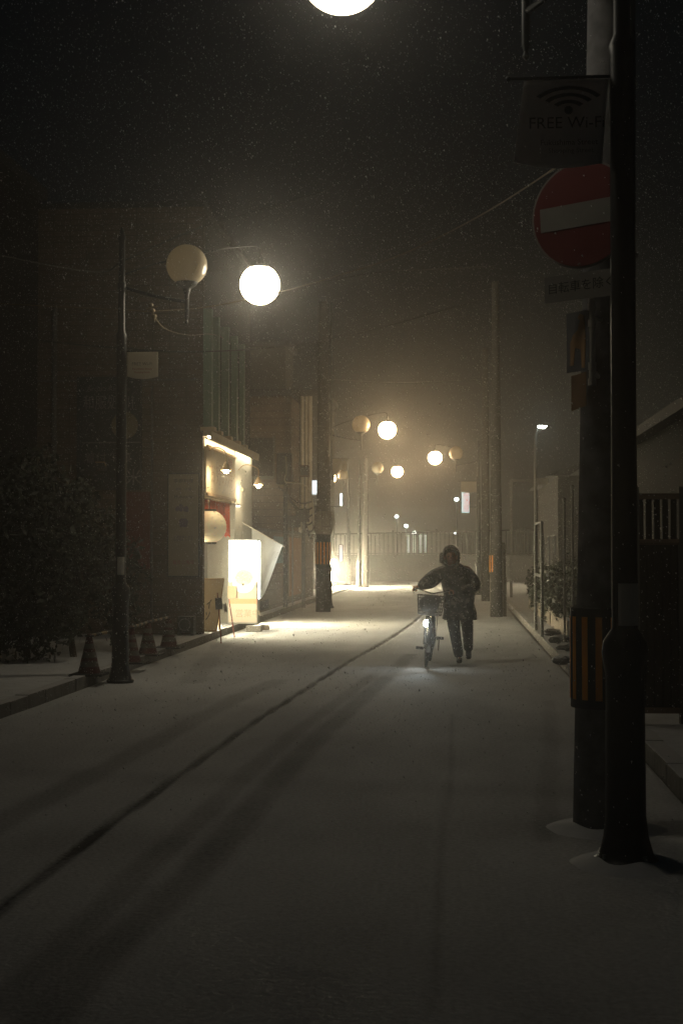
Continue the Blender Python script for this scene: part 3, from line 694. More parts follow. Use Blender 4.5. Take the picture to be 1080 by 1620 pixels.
# clutter before the shop: boards and stands
def a_board(px, py, w, h, lean, label, mat, marks=None, rot=0., cat='sign board'):
    p = gnd(px, py, .12); t = empty('sign_board', p, label, cat, 'boards in front of the shop')
    u = Vector((math.cos(rot), math.sin(rot), 0)); up_ = Vector((-math.sin(rot) * math.sin(lean) * -1, math.cos(rot) * math.sin(lean), math.cos(lean)))
    n = u.cross(up_)
    bm = B(); prism(bm, [(-w / 2, 0), (w / 2, 0), (w / 2, h), (-w / 2, h)], p, u, up_, .015); b_ = mk('panel', bm, mat, t)
    bm = B()
    for (a, b2_) in (((-w / 2, -.0), (-w / 2, h + .01)), ((w / 2, 0), (w / 2, h + .01)), ((-w / 2, h), (w / 2, h)), ((-w / 2, .02), (w / 2, .02))):
        tube(bm, [p + u * a[0] + up_ * a[1] + n * .008, p + u * b2_[0] + up_ * b2_[1] + n * .008], .014, 6)
    mk('frame', bm, m_warmboard, t)
    bm = B(); back = Vector((-n.x * -1, abs(n.y), 0)).normalized()
    for sgn in (-1, 1): tube(bm, [p + u * sgn * w * .4 + up_ * h * .9, p + u * sgn * w * .4 + Vector((0, h * .55, 0))], .012, 6)
    mk('support', bm, m_warmboard, t)
    if marks: text(marks, h * .22, p + up_ * h * .4 + n * .017, u, up_, m_ink, t)
    return t
a_board(324, 1000, .42, .98, R(14), 'cream folding board with black characters at the wall corner', m_cream, 'ｲ\nｿ', rot=R(25))
a_board(350, 985, .36, .95, R(12), 'leaning white board behind the red legged stand', m_white, None, rot=R(30))
p = gnd(357, 1012, 0)
t = empty('menu_stand', p, 'small grey menu plate on thin red legs standing at the kerb', 'menu stand')
bm = B(); l0, l1 = gnd(350, 1018), gnd(371, 1009)
tube(bm, [l0, at(344, 938, l0.y)], .011, 6); tube(bm, [l1, at(362, 948, l1.y)], .011, 6)
mk('leg', bm, M('red painted rod', (.30, .07, .05), .5, bump=0), t)
pp = at(346, 955, l0.y - .02); bm = B(); prism(bm, rect(.12, .20), pp, (.99, 0, .05), (-.05, 0, .99), .01); mk('plate', bm, m_inkgrey, t)
pp = at(356, 962, l0.y + .1); bm = B(); prism(bm, rect(.06, .16), pp, (.99, 0, .1), (-.2, 0, .95), .01); mk('card', bm, m_white, t)
tag_ = None
p = gnd(361, 985, .12)
t = empty('small_easel', p, 'small wooden easel between the white board and the box sign', 'easel')
bm = B()
for dx in (-.12, .12): tube(bm, [p + Vector((dx, -.05, 0)), p + Vector((dx * .4, .05, .62))], .011, 6)
tube(bm, [p + Vector((0, .35, 0)), p + Vector((0, .05, .6))], .011, 6); tube(bm, [p + Vector((-.1, -.02, .2)), p + Vector((.1, -.02, .2))], .011, 6)
mk('frame', bm, m_warmboard, t)
bm = B(); prism(bm, rect(.2, .26), p + Vector((0, -.03, .38)), (1, 0, 0), (0, .15, .98), .012); mk('card', bm, m_paper, t)
# snow covered brick by the kerb
p = gnd(400, 1000)
t = tag(mk('kerb_block', box(B(), p.x - .14, p.x + .16, p.y + .02, p.y + .2, 0, .12), m_kerb, bevel=.015), 'snow dusted concrete block at the kerb under the box sign', 'block')
p = gnd(415, 997)
t = tag(mk('kerb_block', box(B(), p.x - .08, p.x + .12, p.y + .05, p.y + .2, 0, .10), m_block, bevel=.02), 'darker rough block right of the snow dusted one at the kerb', 'block')
# flat awning lamp right of the signboard
c = at(371, 801, 28.7)
t = empty('wall_tube_light', c, 'short white tube light on the wall right of the red cloth', 'light')
bm = B(); tube(bm, [c + Vector((-.12, -.08, 0)), c + Vector((.13, -.08, 0))], .016, 8); mk('tube', bm, EM('tube glow', (1, .95, .9), 3, sampling=False), t)
bm = B(); box(bm, c.x - .13, c.x + .14, c.y - .1, BY0 + 3.7, c.z + .018, c.z + .04); mk('housing', bm, m_white, t)
c = at(378, 777, 29.3)
t = empty('wall_bracket', c, 'little ornament bracket under the bright spotlight', 'bracket')
bm = B(); tube(bm, [c + Vector((-.1, .0, 0)), c + Vector((.05, 0, .02))], .012, 6); ellip(bm, c + Vector((.05, 0, .03)), .035, .03, .05, 10, 8); ellip(bm, c + Vector((-.02, 0, .05)), .03, .02, .03, 8, 6); mk('ornament', bm, m_cream, t, True)

# poster board on the side wall
Yw = BY0 - .03
a, b_ = at(266, 911, Yw), at(314, 750, Yw)
t = empty('wall_poster', ((a.x + b_.x) / 2, Yw, a.z), 'tall framed cream poster with a flower vase picture on the tan wall', 'poster')
bm = B(); box(bm, a.x, b_.x, Yw, Yw + .028, a.z, b_.z); mk('sheet', bm, M('aged cream poster', (.36, .31, .22), .7, bump=.03, var=.1, scale=3), t)
bm = B(); w_ = .022
box(bm, a.x - w_, a.x, Yw - .006, Yw + .028, a.z - w_, b_.z + w_); box(bm, b_.x, b_.x + w_, Yw - .006, Yw + .028, a.z - w_, b_.z + w_); box(bm, a.x, b_.x, Yw - .006, Yw + .026, b_.z, b_.z + w_); box(bm, a.x, b_.x, Yw - .006, Yw + .026, a.z - w_, a.z); mk('frame', bm, m_ink, t)
cx = (a.x + b_.x) / 2
def zz(py): return at(290, py, Yw).z
U, V = (1, 0, 0), (0, 0, 1)
text('季節料理', .075, (cx, Yw - .001, zz(761)), U, V, m_ink, t, sx=1.2); text('Mametsuki', .075, (cx, Yw - .001, zz(786)), U, V, m_ink, t)
text('焼鳥 一品 鍋', .05, (cx, Yw - .001, zz(774)), U, V, m_inkpurple, t)
text('ご宴会承ります\nお気軽にどうぞ', .05, (cx, Yw - .001, zz(852)), U, V, m_inkpurple, t); text('豆月 二号店', .072, (cx, Yw - .001, zz(890)), U, V, m_inkred, t)
bm = B(); prism(bm, [(-.06, -.12), (.06, -.12), (.085, -.02), (.05, .03), (-.05, .03), (-.085, -.02)], (cx, Yw - .002, zz(823)), U, V, .002)
mk('picture', bm, m_inkpurple, t); bm = B()
for k in range(26):
    aa = random.uniform(0, math.pi); rr = random.uniform(.02, .13); prism(bm, disc(random.uniform(.014, .032), 7), (cx + rr * math.cos(aa), Yw - .002 - k * .00003, zz(812) + .05 + rr * .8 * math.sin(aa)), U, V, .0015)
mk('picture', bm, m_inkpurple, t)

# dark billboard and red panel
Yw = BY0 - .16
a, b_ = at(121, 775, Yw), at(222, 595, Yw)
t = empty('dark_billboard', ((a.x + b_.x) / 2, Yw, a.z), 'large dark billboard with faint characters and a pale disc behind the left lamp post', 'billboard')
bm = B(); box(bm, a.x, b_.x, Yw, Yw + .14, a.z, b_.z); mk('face', bm, m_billboard, t)
cx = (a.x + b_.x) / 2; zz = lambda py: at(170, py, Yw).z
text('Arcus   Kimono', .12, (cx, Yw - .001, zz(615)), U, V, m_inkgrey, t)
text('和服処 川', .27, (cx, Yw - .001, zz(638)), U, V, m_inkgrey, t, sx=.8)
text('着付 写真', .2, (cx, Yw - .001, zz(725)), U, V, m_inkgrey, t); text('米', .3, (at(211, 755, Yw).x, Yw - .001, zz(757)), U, V, m_inkgrey, t)
c = at(197, 673, Yw - .002); bm = B(); prism(bm, disc(.24, 32), c, U, V, .003); mk('picture', bm, M('pale ochre disc', (.20, .17, .09), .7, bump=0), t)
bm = B(); box(bm, a.x + .1, b_.x, Yw - .004, Yw - .001, zz(701), zz(699)); mk('rule', bm, m_inkgrey, t)
bm = B()
for xx in (a.x + .2, b_.x - .2): box(bm, xx, xx + .05, Yw + .141, BY0 - .001, zz(760), zz(755))
mk('bracket', bm, m_greymetal, t)
a, b_ = at(198, 900, BY0 - .05), at(237, 778, BY0 - .05)
t = tag(mk('red_wall_panel', box(B(), a.x, b_.x, BY0 - .05, BY0 - .003, a.z, b_.z), m_redpanel), 'dull red panel on the tan wall below the dark billboard', 'panel')
c = at(160, 738, BY0 - .3)
t = empty('wall_lamp', c, 'small unlit lamp box on the lower edge of the dark billboard', 'wall lamp')
bm = B(); box(bm, c.x - .09, c.x + .09, c.y - .1, c.y + .1, c.z - .07, c.z + .07); mk('housing', bm, m_box, t, bevel=.02)
bm = B(); tube(bm, [(c.x - .08, c.y - .1, c.z + .07), (c.x + .08, c.y - .1, c.z + .07), (c.x + .11, c.y - .1, c.z)], .012, 6); tube(bm, [(c.x, c.y + .1, c.z - .04), (c.x, BY0 - .01, c.z - .1)], .015, 6); mk('rim', bm, m_warmboard, t)
# dark air unit low on the wall
a, b_ = at(280, 1018, BY0 - .3), at(304, 994, BY0 - .3)
t = empty('air_conditioner_unit', ((a.x + b_.x) / 2, BY0 - .3, .11), 'small dark air conditioner unit at the foot of the tan wall', 'air conditioner')
bm = B(); box(bm, a.x, b_.x + .02, BY0 - .3, BY0 - .04, .16, .44); mk('housing', bm, m_box, t, bevel=.01)
bm = B(); tube(bm, [((a.x + b_.x) / 2 + .1 * math.cos(k), BY0 - .31, .3 + .1 * math.sin(k)) for k in np.linspace(0, 6.28, 20, endpoint=False)], .008, 5, closed=True); mk('fan_guard', bm, m_greymetal, t)
bm = B(); box(bm, a.x, a.x + .05, BY0 - .28, BY0 - .06, .11, .16); box(bm, b_.x - .03, b_.x + .02, BY0 - .28, BY0 - .06, .11, .16); mk('foot', bm, m_greymetal, t)

# ------------------------------------------------------------------ traffic cones with bars
cone_lab = {141: 'dark traffic cone under the bush, leftmost of the row', 205: 'traffic cone half hidden behind the left kerb lamp post', 236: 'striped traffic cone with a bar, second from the tan wall', 268: 'striped traffic cone nearest the tan wall corner'}
ctop = {}
for (px, py) in ((141, 1069), (207, 1050), (234, 1037), (267, 1026)):
    p = gnd(px, py, .11); key = {141: 141, 207: 205, 234: 236, 267: 268}[px]
    t = empty('traffic_cone', p, cone_lab[key], 'traffic cone', 'traffic cones on the left pavement')
    tilt = random.uniform(-.02, .02)
    bm = B(); box(bm, p.x - .2, p.x + .2, p.y - .2, p.y + .2, .112, .14); mk('base', bm, m_rubber, t, bevel=.01)
    prof = [(.155, .142), (.14, .2), (.13, .24), (.113, .33), (.103, .38), (.085, .47), (.076, .52), (.058, .60), (.04, .70), (.032, .74), (.025, .75)]
    prof = [(r_ * .88, .142 + (z_ - .142) * .76) for r_, z_ in prof]
    bm = B(); lathe(bm, prof, (p.x, p.y, 0), 20, mif=lambda i, k: 1 if i in (2, 4, 6) else 0); mk('cone', bm, [m_conered, m_conewhite], t, True)
    ctop[key] = Vector((p.x, p.y, .58))
def cbar(a, b_, label):
    a = a + Vector((0, 0, 0)); b_ = b_ + Vector((0, 0, 0)); t = empty('cone_bar', a, label, 'cone bar', 'bars between the traffic cones')
    bm = B(); n = 8
    for i in range(n): tube(bm, [a.lerp(b_, i / n), a.lerp(b_, (i + 1) / n)], .02, 8, mi=i % 2)
    mk('bar', bm, [M('bar yellow', (.26, .18, .07), .6, bump=0), m_rubber], t, True)
    bm = B()
    for e in (a, b_): tube(bm, [e + Vector((.05 * math.cos(k), .05 * math.sin(k), 0)) for k in np.linspace(0, 6.28, 14, endpoint=False)], .01, 5, closed=True)
    mk('ring', bm, m_rubber, t)
cbar(ctop[141], ctop[205], 'dim bar running left behind the lamp post to the cone under the bush')
cbar(ctop[205], ctop[236], 'short striped bar just right of the left kerb lamp post')
cbar(ctop[236], ctop[268], 'striped bar reaching the cone by the tan wall')

# ------------------------------------------------------------------ left neighbour building, bush
t = empty('dark_house', (-10, 20, 0), 'dark building at the left edge behind the bush', 'building')
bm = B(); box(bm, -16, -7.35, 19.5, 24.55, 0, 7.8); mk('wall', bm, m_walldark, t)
bm = B(); box(bm, -16.2, -7.2, 19.3, 24.6, 7.8, 8.0); mk('roof', bm, m_roof, t)
for z_ in (1.2, 4.4):
    bm = B(); box(bm, -9.3, -8.2, 19.46, 19.499, z_, z_ + 1.3); w_ = mk('window', bm, m_dark, t)
    bm = B(); box(bm, -9.36, -9.3, 19.44, 19.5, z_, z_ + 1.3); box(bm, -8.2, -8.14, 19.44, 19.5, z_, z_ + 1.3); box(bm, -9.36, -8.14, 19.44, 19.5, z_ + 1.3, z_ + 1.36); mk('frame', bm, m_greymetal, w_)
def leaf_cloud(name, blobs, n, size, parent, mat=m_leaf):
    P = []; tot = sum(b[3] * b[4] * b[5] for b in blobs)
    for (cx, cy_, cz, rx, ry, rz) in [b[:3] + b[3:] for b in blobs]:
        k = int(n * rx * ry * rz / tot)
        d = rng.normal(size=(k, 3)); d /= np.linalg.norm(d, axis=1)[:, None]
        r = rng.uniform(.15, 1, k) ** (.45); lump = 1 + .22 * np.sin(d[:, 0] * 6 + cx) * np.sin(d[:, 2] * 7 + cz) + .1 * np.sin(d[:, 1] * 13)
        P.append(np.array([cx, cy_, cz]) + d * (r * lump)[:, None] * np.array([rx, ry, rz]))
    P = np.concatenate(P); P[:, 2] = np.maximum(P[:, 2], .14); k = len(P)
    a = rng.normal(size=(k, 3)); a[:, 2] -= .3; a /= np.linalg.norm(a, axis=1)[:, None]
    b = np.cross(a, rng.normal(size=(k, 3))); b /= np.linalg.norm(b, axis=1)[:, None]
    s = size * rng.uniform(.6, 1.4, k)[:, None]
    V_ = np.stack([P - a * s, P + b * s * .45, P + a * s, P - b * s * .45], 1).reshape(-1, 3)
    if parent is not None: V_ = V_ - np.array(WL[parent])
    me = bpy.data.meshes.new(name); me.from_pydata(V_.tolist(), [], np.arange(k * 4).reshape(-1, 4).tolist()); me.materials.append(mat)
    o = bpy.data.objects.new(name, me); C.objects.link(o); o.parent = parent; return o
t = empty('bush', (-6.4, 18.6, .11), 'big dark evergreen bush at the left in front of the tan wall', 'bush')
blobs = [(-5.9, 19.0, 2.0, 1.0, .9, .9), (-6.6, 18.6, 1.5, 1.2, .9, 1.35), (-5.45, 19.6, 1.55, .75, .8, 1.0), (-7.2, 18.2, 1.7, 1.2, .9, 1.2), (-5.9, 18.6, 1.0, 1.0, .7, .85), (-6.6, 18.8, 2.5, .7, .6, .45), (-5.6, 18.9, 1.9, .6, .6, .6), (-4.95, 20.6, 1.1, .38, .6, .85), (-5.45, 18.5, .75, .55, .4, .62)]
leaf_cloud('foliage', blobs, 26000, .055, t)
bm = B()
for (x, y) in ((-6.6, 18.6), (-5.9, 19.0), (-7.1, 18.3), (-5.4, 19.5), (-5.0, 20.5)):
    tube(bm, [(x + .1, y, .1), (x, y + .05, .7), (x - .08, y, 1.5)], [.05, .04, .015], 7)
    for k in range(5):
        a = random.uniform(0, 6.28); tube(bm, [(x, y + .03, .5 + .15 * k), (x + .4 * math.cos(a), y + .4 * math.sin(a), 1.0 + .2 * k)], [.022, .008], 5)
mk('stem', bm, m_bark, t, True)
# low planter edge at far left
t = tag(mk('low_wall', box(B(), -9.5, -5.35, 14.2, 14.4, .11, .52), m_block, bevel=.015), 'low block wall in the dark at the left edge before the bush', 'wall')

# ------------------------------------------------------------------ left side beyond the shop
t = empty('poster_wall', (-4.66, 38.5, 0), 'low block wall with posters between the glowing shop and the left utility pole', 'wall')
bm = B(); box(bm, -4.85, -4.62, 31.4, 46.2, .1, 2.05); mk('panel', bm, m_block, t)
bm = B(); box(bm, -4.9, -4.57, 31.35, 46.25, 2.052, 2.12); mk('coping', bm, m_kerb, t)
def wallposter(y0, y1, z0, z1, mat, label):
    tag(mk('wall_poster', box(B(), -4.615, -4.60, y0, y1, z0, z1), mat), label, 'poster', 'posters on the low block wall')
wallposter(36.0, 38.2, 1.25, 1.95, m_blue, 'pale blue poster on the low block wall')
wallposter(32.6, 34.0, .55, 1.2, m_orangeprint, 'faded orange poster low on the block wall near the flag')
wallposter(39.4, 42.4, .3, 1.95, M('tan door', (.42, .26, .15), .7, bump=.05), 'tan panel on the block wall just left of the utility pole')
tt = empty('wall_name_sign', (-4.6, 32.6, .2), 'low grey strip of characters on the block wall beside the flag', 'sign')
bm = B(); box(bm, -4.615, -4.60, 31.6, 35.0, .16, .38); mk('board', bm, m_grey, tt); text('月極駐車場', .2, (-4.599, 33.3, .27), (0, 1, 0), (0, 0, 1), m_ink, tt, sx=2.6)
t = empty('brown_house', (-8, 44, 0), 'brown walled building rising behind the low block wall', 'building')
bm = B(); box(bm, -15, -5.1, 44.0, 46.3, 0, 6.4); mk('wall', bm, m_brown, t)
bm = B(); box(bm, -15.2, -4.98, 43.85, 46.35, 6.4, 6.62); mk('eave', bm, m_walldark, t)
bm = B(); box(bm, -15, -5.3, 44.3, 46.3, 6.62, 8.0); mk('upper_wall', bm, m_grey, t)
bm = B(); box(bm, -15.2, -5.15, 44.1, 46.4, 8.0, 8.15); mk('roof', bm, m_roof, t)
for xx in (-7.4, -6.4):
    bm = B(); box(bm, xx, xx + .75, 43.95, 43.999, 3.9, 5.1); w_ = mk('window', bm, m_dark, t)
    bm = B(); box(bm, xx - .05, xx, 43.93, 43.999, 3.85, 5.15); box(bm, xx + .75, xx + .8, 43.93, 43.999, 3.85, 5.15); box(bm, xx, xx + .75, 43.93, 43.999, 3.8, 3.9); mk('frame', bm, m_greymetal, w_)
# tangle of service equipment beside the left utility pole
c = at(450, 740, 36.2)
t = empty('service_cabinet', c, 'dark transformer box with a pale conduit left of the utility pole', 'cabinet')
bm = B(); box(bm, c.x - .22, c.x + .2, c.y, c.y + .35, c.z - .42, c.z + .38); mk('housing', bm, m_box, t, bevel=.03)
bm = B(); tube(bm, smoothpath([at(452, 722, 36.1), at(453, 745, 36.1), at(451, 762, 36.1), at(470, 764, 36.1), at(486, 772, 36.1), at(494, 792, 36.1), at(496, 830, 36.1)], 6), .022, 8); mk('conduit', bm, m_creampipe, t, True)
bm = B(); p2 = at(462, 870, 36.3); tube(bm, [(c.x, c.y + .2, .1), (c.x, c.y + .2, c.z)], .06, 10); mk('post', bm, m_concrete, t, True)
bm = B()
for k in range(6):
    a_ = at(440 + 8 * k, 770 + 9 * k, 36.2 + .1 * k); b2_ = at(505, 790 + 8 * k, 36.5); mid = (a_ + b2_) / 2 - Vector((0, 0, .25 + .05 * k)); tube(bm, smoothpath([a_, mid, b2_], 8), .02, 5)
mk('cable_loop', bm, m_wire, t, True)
for (px, py, w_, h_, lab) in ((478, 815, .34, .34, 'grey meter box hanging low left of the utility pole'), (481, 745, .26, .30, 'small pinkish box high left of the utility pole'), (462, 825, .4, .3, 'wide dark box among the cables left of the utility pole')):
    c = at(px, py, 36.4); tt = empty('meter_box', c, lab, 'meter box', 'boxes left of the utility pole')
    bm = B(); box(bm, c.x - w_ / 2, c.x + w_ / 2, c.y, c.y + .2, c.z - h_ / 2, c.z + h_ / 2); mk('housing', bm, m_brown if px == 481 else m_grey, tt, bevel=.015)
    bm = B(); box(bm, c.x - w_ / 2 + .03, c.x + w_ / 2 - .03, c.y - .015, c.y - .001, c.z - h_ / 2 + .04, c.z + h_ / 2 - .04); mk('door', bm, m_grey, tt)
    bm = B(); tube(bm, [(c.x, c.y + .1, c.z - h_ / 2), (c.x, c.y + .1, .1)], .02, 6); mk('post', bm, m_greymetal, tt)
# pipes (downpipes) on the tall grey building behind
t = empty('grey_building', (-8, 47, 0), 'tall grey building at the side street with pale downpipes', 'building')
bm = B(); box(bm, -14, -5.35, 57.5, 63, 0, 7.9); mk('wall', bm, m_grey, t)
bm = B(); box(bm, -14.1, -5.2, 57.3, 63.1, 7.9, 8.1); mk('roof', bm, m_roof, t)
for k, z_ in enumerate((1.25, 4.0, 6.3)):
    bm = B(); box(bm, -5.349, -5.32, 58.4, 60.2, z_, z_ + 1.2); mk('window', bm, m_dark, t)
bm = B(); box(bm, -5.349, -5.31, 57.9, 62.6, .25, 1.15); mk('shop_window', bm, EM('lit front', (1, .86, .56), 270, .3), t)
t2 = empty('vertical_pipe', (-4.95, 43.5, 0), 'bundle of pale vertical pipes left of the utility pole', 'pipe')
bm = B()
for px, r_ in ((478, .05), (484, .04), (490, .07)):
    c = at(px, 700, 43.2); tube(bm, [(c.x, c.y, 2.2), (c.x, c.y, 6.3)], r_, 8)
mk('pipe', bm, m_creampipe, t2, True)

# lit shops further away on the left
def glow(name, px0, px1, py0, py1, Y, col, s, label, cat, facex=False, extra=None):
    a, b_ = at(px0, py1, Y), at(px1, py0, Y)
    t = empty(name, ((a.x + b_.x) / 2, Y, a.z), label, cat)
    bm = B(); box(bm, a.x - .03, b_.x + .03, Y + .012, Y + .15, a.z - .03, b_.z + .03); mk('casing', bm, m_grey, t)
    bm = B(); box(bm, a.x, b_.x, Y, Y + .01, a.z, b_.z); mk('panel', bm, EM(name + ' glow', col, s), t)
    return t, a, b_
t, a, b_ = glow('lit_window_sign', 490, 501, 760, 782, 47.5, (.85, .95, 1), 1.8, 'cool white lit sign left of the utility pole', 'illuminated sign')
t, a, b_ = glow('tube_sign', 538, 541, 781, 800, 56, (.85, 1, 1), 6, 'short bright vertical light right of the left utility pole', 'illuminated sign')
t, a, b_ = glow('tube_sign', 537, 541, 863, 888, 50, (.95, .92, 1), 1.6, 'low vertical tube light near the ground past the left utility pole', 'illuminated sign')
t, a, b_ = glow('blue_sign', 730, 742, 779, 811, 56, (.65, .95, 1), 1.1, 'pale blue lit sign with red characters under the right banner', 'illuminated sign')
text('居酒屋', .27, ((a.x + b_.x) / 2 + .03, 55.99, (a.z + b_.z) / 2), U, V, EM('red sign letters', (1, .25, .2), .8), t, vertical=True, lh=.9)
bm = B(); box(bm, b_.x, b_.x + .45, 56.02, 56.06, a.z + .2, a.z + .24); mk('bracket', bm, m_greymetal, t)
t = empty('far_shop', (-5.3, 52, 0), 'far shop with a glowing front on the side street, left of the hazy lamp posts', 'shop')
bm = B(); box(bm, -14, -6.2, 57.2, 57.45, .0, 3.3); mk('wall', bm, m_plaster, t)
bm = B(); box(bm, -11, -6.6, 57.12, 57.19, .4, 2.4); mk('window', bm, EM('far shop window', (1, .90, .62), 9.0, .3), t)
bm = B(); box(bm, -11.4, -6.2, 56.4, 57.1, 2.6, 2.7); mk('awning', bm, m_cream, t)

# far wall with railing across the end of the street
t = empty('railing_fence', (0, 72, 0), 'long railing on a concrete wall closing the end of the street', 'fence')
a, b_ = at(560, 856, 72), at(768, 842, 72)
bm = B(); box(bm, -30, 12, 72.0, 72.3, -.1, 1.35); mk('base_wall', bm, m_concrete, t)
bm = B(); n_ = 0; x = -12.
while x < 6: box(bm, x, x + .05, 72.1, 72.15, 1.35, 2.28 + .02 * (x + 12)); x += .22
m_fence_keep = m_fence; m_rail = M('dark railing', (.02, .018, .016), .8, bump=0)
box(bm, -12, 6, 72.09, 72.16, 1.40, 1.45); 
for k in range(36): box(bm, -12 + .5 * k, -11.5 + .5 * k, 72.09, 72.16, 2.26 + .01 * k, 2.33 + .01 * k)
mk('picket_panel', bm, m_rail, t)
x = -12
while x < 6.1:
    bm = B(); box(bm, x, x + .09, 72.06, 72.19, 1.35, 2.42 + .02 * (x + 12)); mk('post', bm, m_rail, t); x += 2.2
# distant street lights beyond the railing
def far_light(px, py, Y, W, r, label, col=(.85, 1, .95)):
    c = at(px, py, Y); t = empty('distant_street_light', (c.x, c.y, 0), label, 'street light', 'small white street lights far away')
    bm = B(); tube(bm, [(c.x, c.y + .3, -.1), (c.x, c.y + .3, c.z - .05), (c.x, c.y, c.z + .08)], [.07, .05, .04], 8); mk('pole', bm, m_greymetal, t, True)
    bm = B(); ellip(bm, c, r, r, r * .8, 12, 8); mk('lamp', bm, EM('far lamp', col, W), t, True)
far_light(722, 790, 85, 20, .13, 'bright white far light left of the pale blue sign')
far_light(627, 817, 90, 20, .12, 'white far light above the railing, left of three')
far_light(642, 832, 100, 20, .13, 'white far light above the railing, middle of three')
far_light(655, 843, 100, 14, .14, 'white far light touching the railing top, right of three')
far_light(720, 844, 100, 10, .10, 'dim tiny far light right above the railing behind the person')
def far_window(px0, px1, py0, py1, label):
    a, b_ = at(px0, py1, 96), at(px1, py0, 96)
    bm = B(); box(bm, a.x, b_.x, 96.0, 96.02, a.z, b_.z); return bm
t = empty('far_building', (-4, 98, 0), 'faint building with tall lit panes behind the railing', 'building')
bm = B(); box(bm, -5, 0, 96.1, 103, -.15, 2.7); mk('wall', bm, m_grey, t)
for k, (x0, x1) in enumerate(((644, 648), (653, 657), (662, 667), (671, 674))):
    a, b_ = at(x0, 876, 96), at(x1, 846, 96); bm = B(); box(bm, a.x, b_.x, 96.06, 96.09, a.z, b_.z); mk('window', bm, EM('far pane', (.85, 1, .85), .6, .6, scale=1.2), t)

# LED street light on the right and bracket pole
c = at(857, 675, 50); pb = at(847, 690, 50)
t = empty('modern_street_light', (pb.x, 50, .11), 'tall slim street light with a small white lamp head on the right', 'street light')
bm = B(); tube(bm, [(pb.x, 50, .1), (pb.x, 50, pb.z + .1), (pb.x + .08, 50, c.z + .05), (c.x, 50, c.z + .08)], [.07, .05, .035, .03], 10); mk('pole', bm, m_greymetal, t, True)
bm = B(); box(bm, c.x - .18, c.x + .2, 49.9, 50.1, c.z + .03, c.z + .09, mat=None); mk('lamp_head', bm, m_greymetal, t, bevel=.02)
bm = B(); ellip(bm, (c.x, 50, c.z + .01), .17, .1, .06, 14, 8); mk('lens', bm, EM('led lens', (.92, 1, .9), 60), t, True)
bm = B(); a = at(855, 762, 49.9); box(bm, pb.x + .02, a.x + .25, 49.92, 49.94, a.z - .1, a.z + .12); mk('plate', bm, m_white, t)
pb = at(808, 850, 45)
t = empty('bracket_pole', (pb.x, 45, .11), 'pale square pole with a short braced arm pointing right', 'pole')
zt = at(808, 760, 45).z
bm = B(); box(bm, pb.x - .04, pb.x + .04, 44.96, 45.04, .1, zt + .04); mk('post', bm, m_fence, t)
bm = B(); box(bm, pb.x + .04, pb.x + .62, 44.97, 45.03, zt - .04, zt + .03); tube(bm, [(pb.x + .03, 45, zt - .28), (pb.x + .25, 45, zt - .04)], .025, 6); mk('arm', bm, m_fence, t)

# ------------------------------------------------------------------ right side: planter, hedge, red panel, walls
def wallbox(name, x0, x1, y0, y1, z0, z1, mat, label, cat, bevel=.01, group=None):
    return tag(mk(name, box(B(), x0, x1, y0, y1, z0, z1), mat, bevel=bevel), label, cat, group)
t = empty('hedge', (2.1, 28, .11), 'low scraggly hedge along the right kerb beyond the red panel', 'hedge')
hb = [(2.15, 25.8 + k * 1.15, .62 + .18 * math.sin(k * 1.7), .42, .75, .55 + .15 * math.sin(k * 2.3)) for k in range(9)]
leaf_cloud('foliage', hb, 12000, .05, t)
bm = B()
for k in range(40):
    x, y = 2.15 + random.uniform(-.3, .3), 25.2 + random.uniform(0, 10); tube(bm, [(x, y, .1), (x + random.uniform(-.15, .15), y + random.uniform(-.15, .15), random.uniform(.8, 1.7))], [.012, .003], 4)
mk('stem', bm, m_bark, t)
wallbox('planter_wall', 1.85, 1.97, 24.0, 36.5, .11, .42, m_block, 'low planter wall along the right kerb under the hedge', 'wall')
p = gnd(876, 985, .11)
t = empty('utility_cabinet', p, 'dark upright cabinet beside the red panel on the right', 'cabinet')
bm = B(); box(bm, p.x - .12, p.x + .14, p.y, p.y + .5, .11, 1.12); mk('housing', bm, m_box, t, bevel=.02)
bm = B(); box(bm, p.x - .10, p.x + .12, p.y - .014, p.y - .001, .2, 1.05); mk('door', bm, m_box, t)
bm = B(); box(bm, p.x - .16, p.x + .18, p.y - .04, p.y + .54, 1.122, 1.17); mk('top', bm, m_kerb, t)
p = gnd(905, 985, .11)
t = empty('red_panel', p, 'ribbed red sheet panel between the dark cabinet and the concrete pole', 'panel')
bm = B(); x = p.x - .19
while x < p.x + .5: box(bm, x, x + .03, p.y, p.y + .04, .13, .95); box(bm, x + .03, x + .05, p.y + .015, p.y + .04, .13, .95); x += .05
mk('sheet', bm, m_redpanel, t)
bm = B(); box(bm, p.x - .22, p.x + .55, p.y - .01, p.y + .05, .952, 1.02); box(bm, p.x - .22, p.x - .192, p.y - .01, p.y + .05, .12, .95); mk('frame', bm, m_redpanel, t)
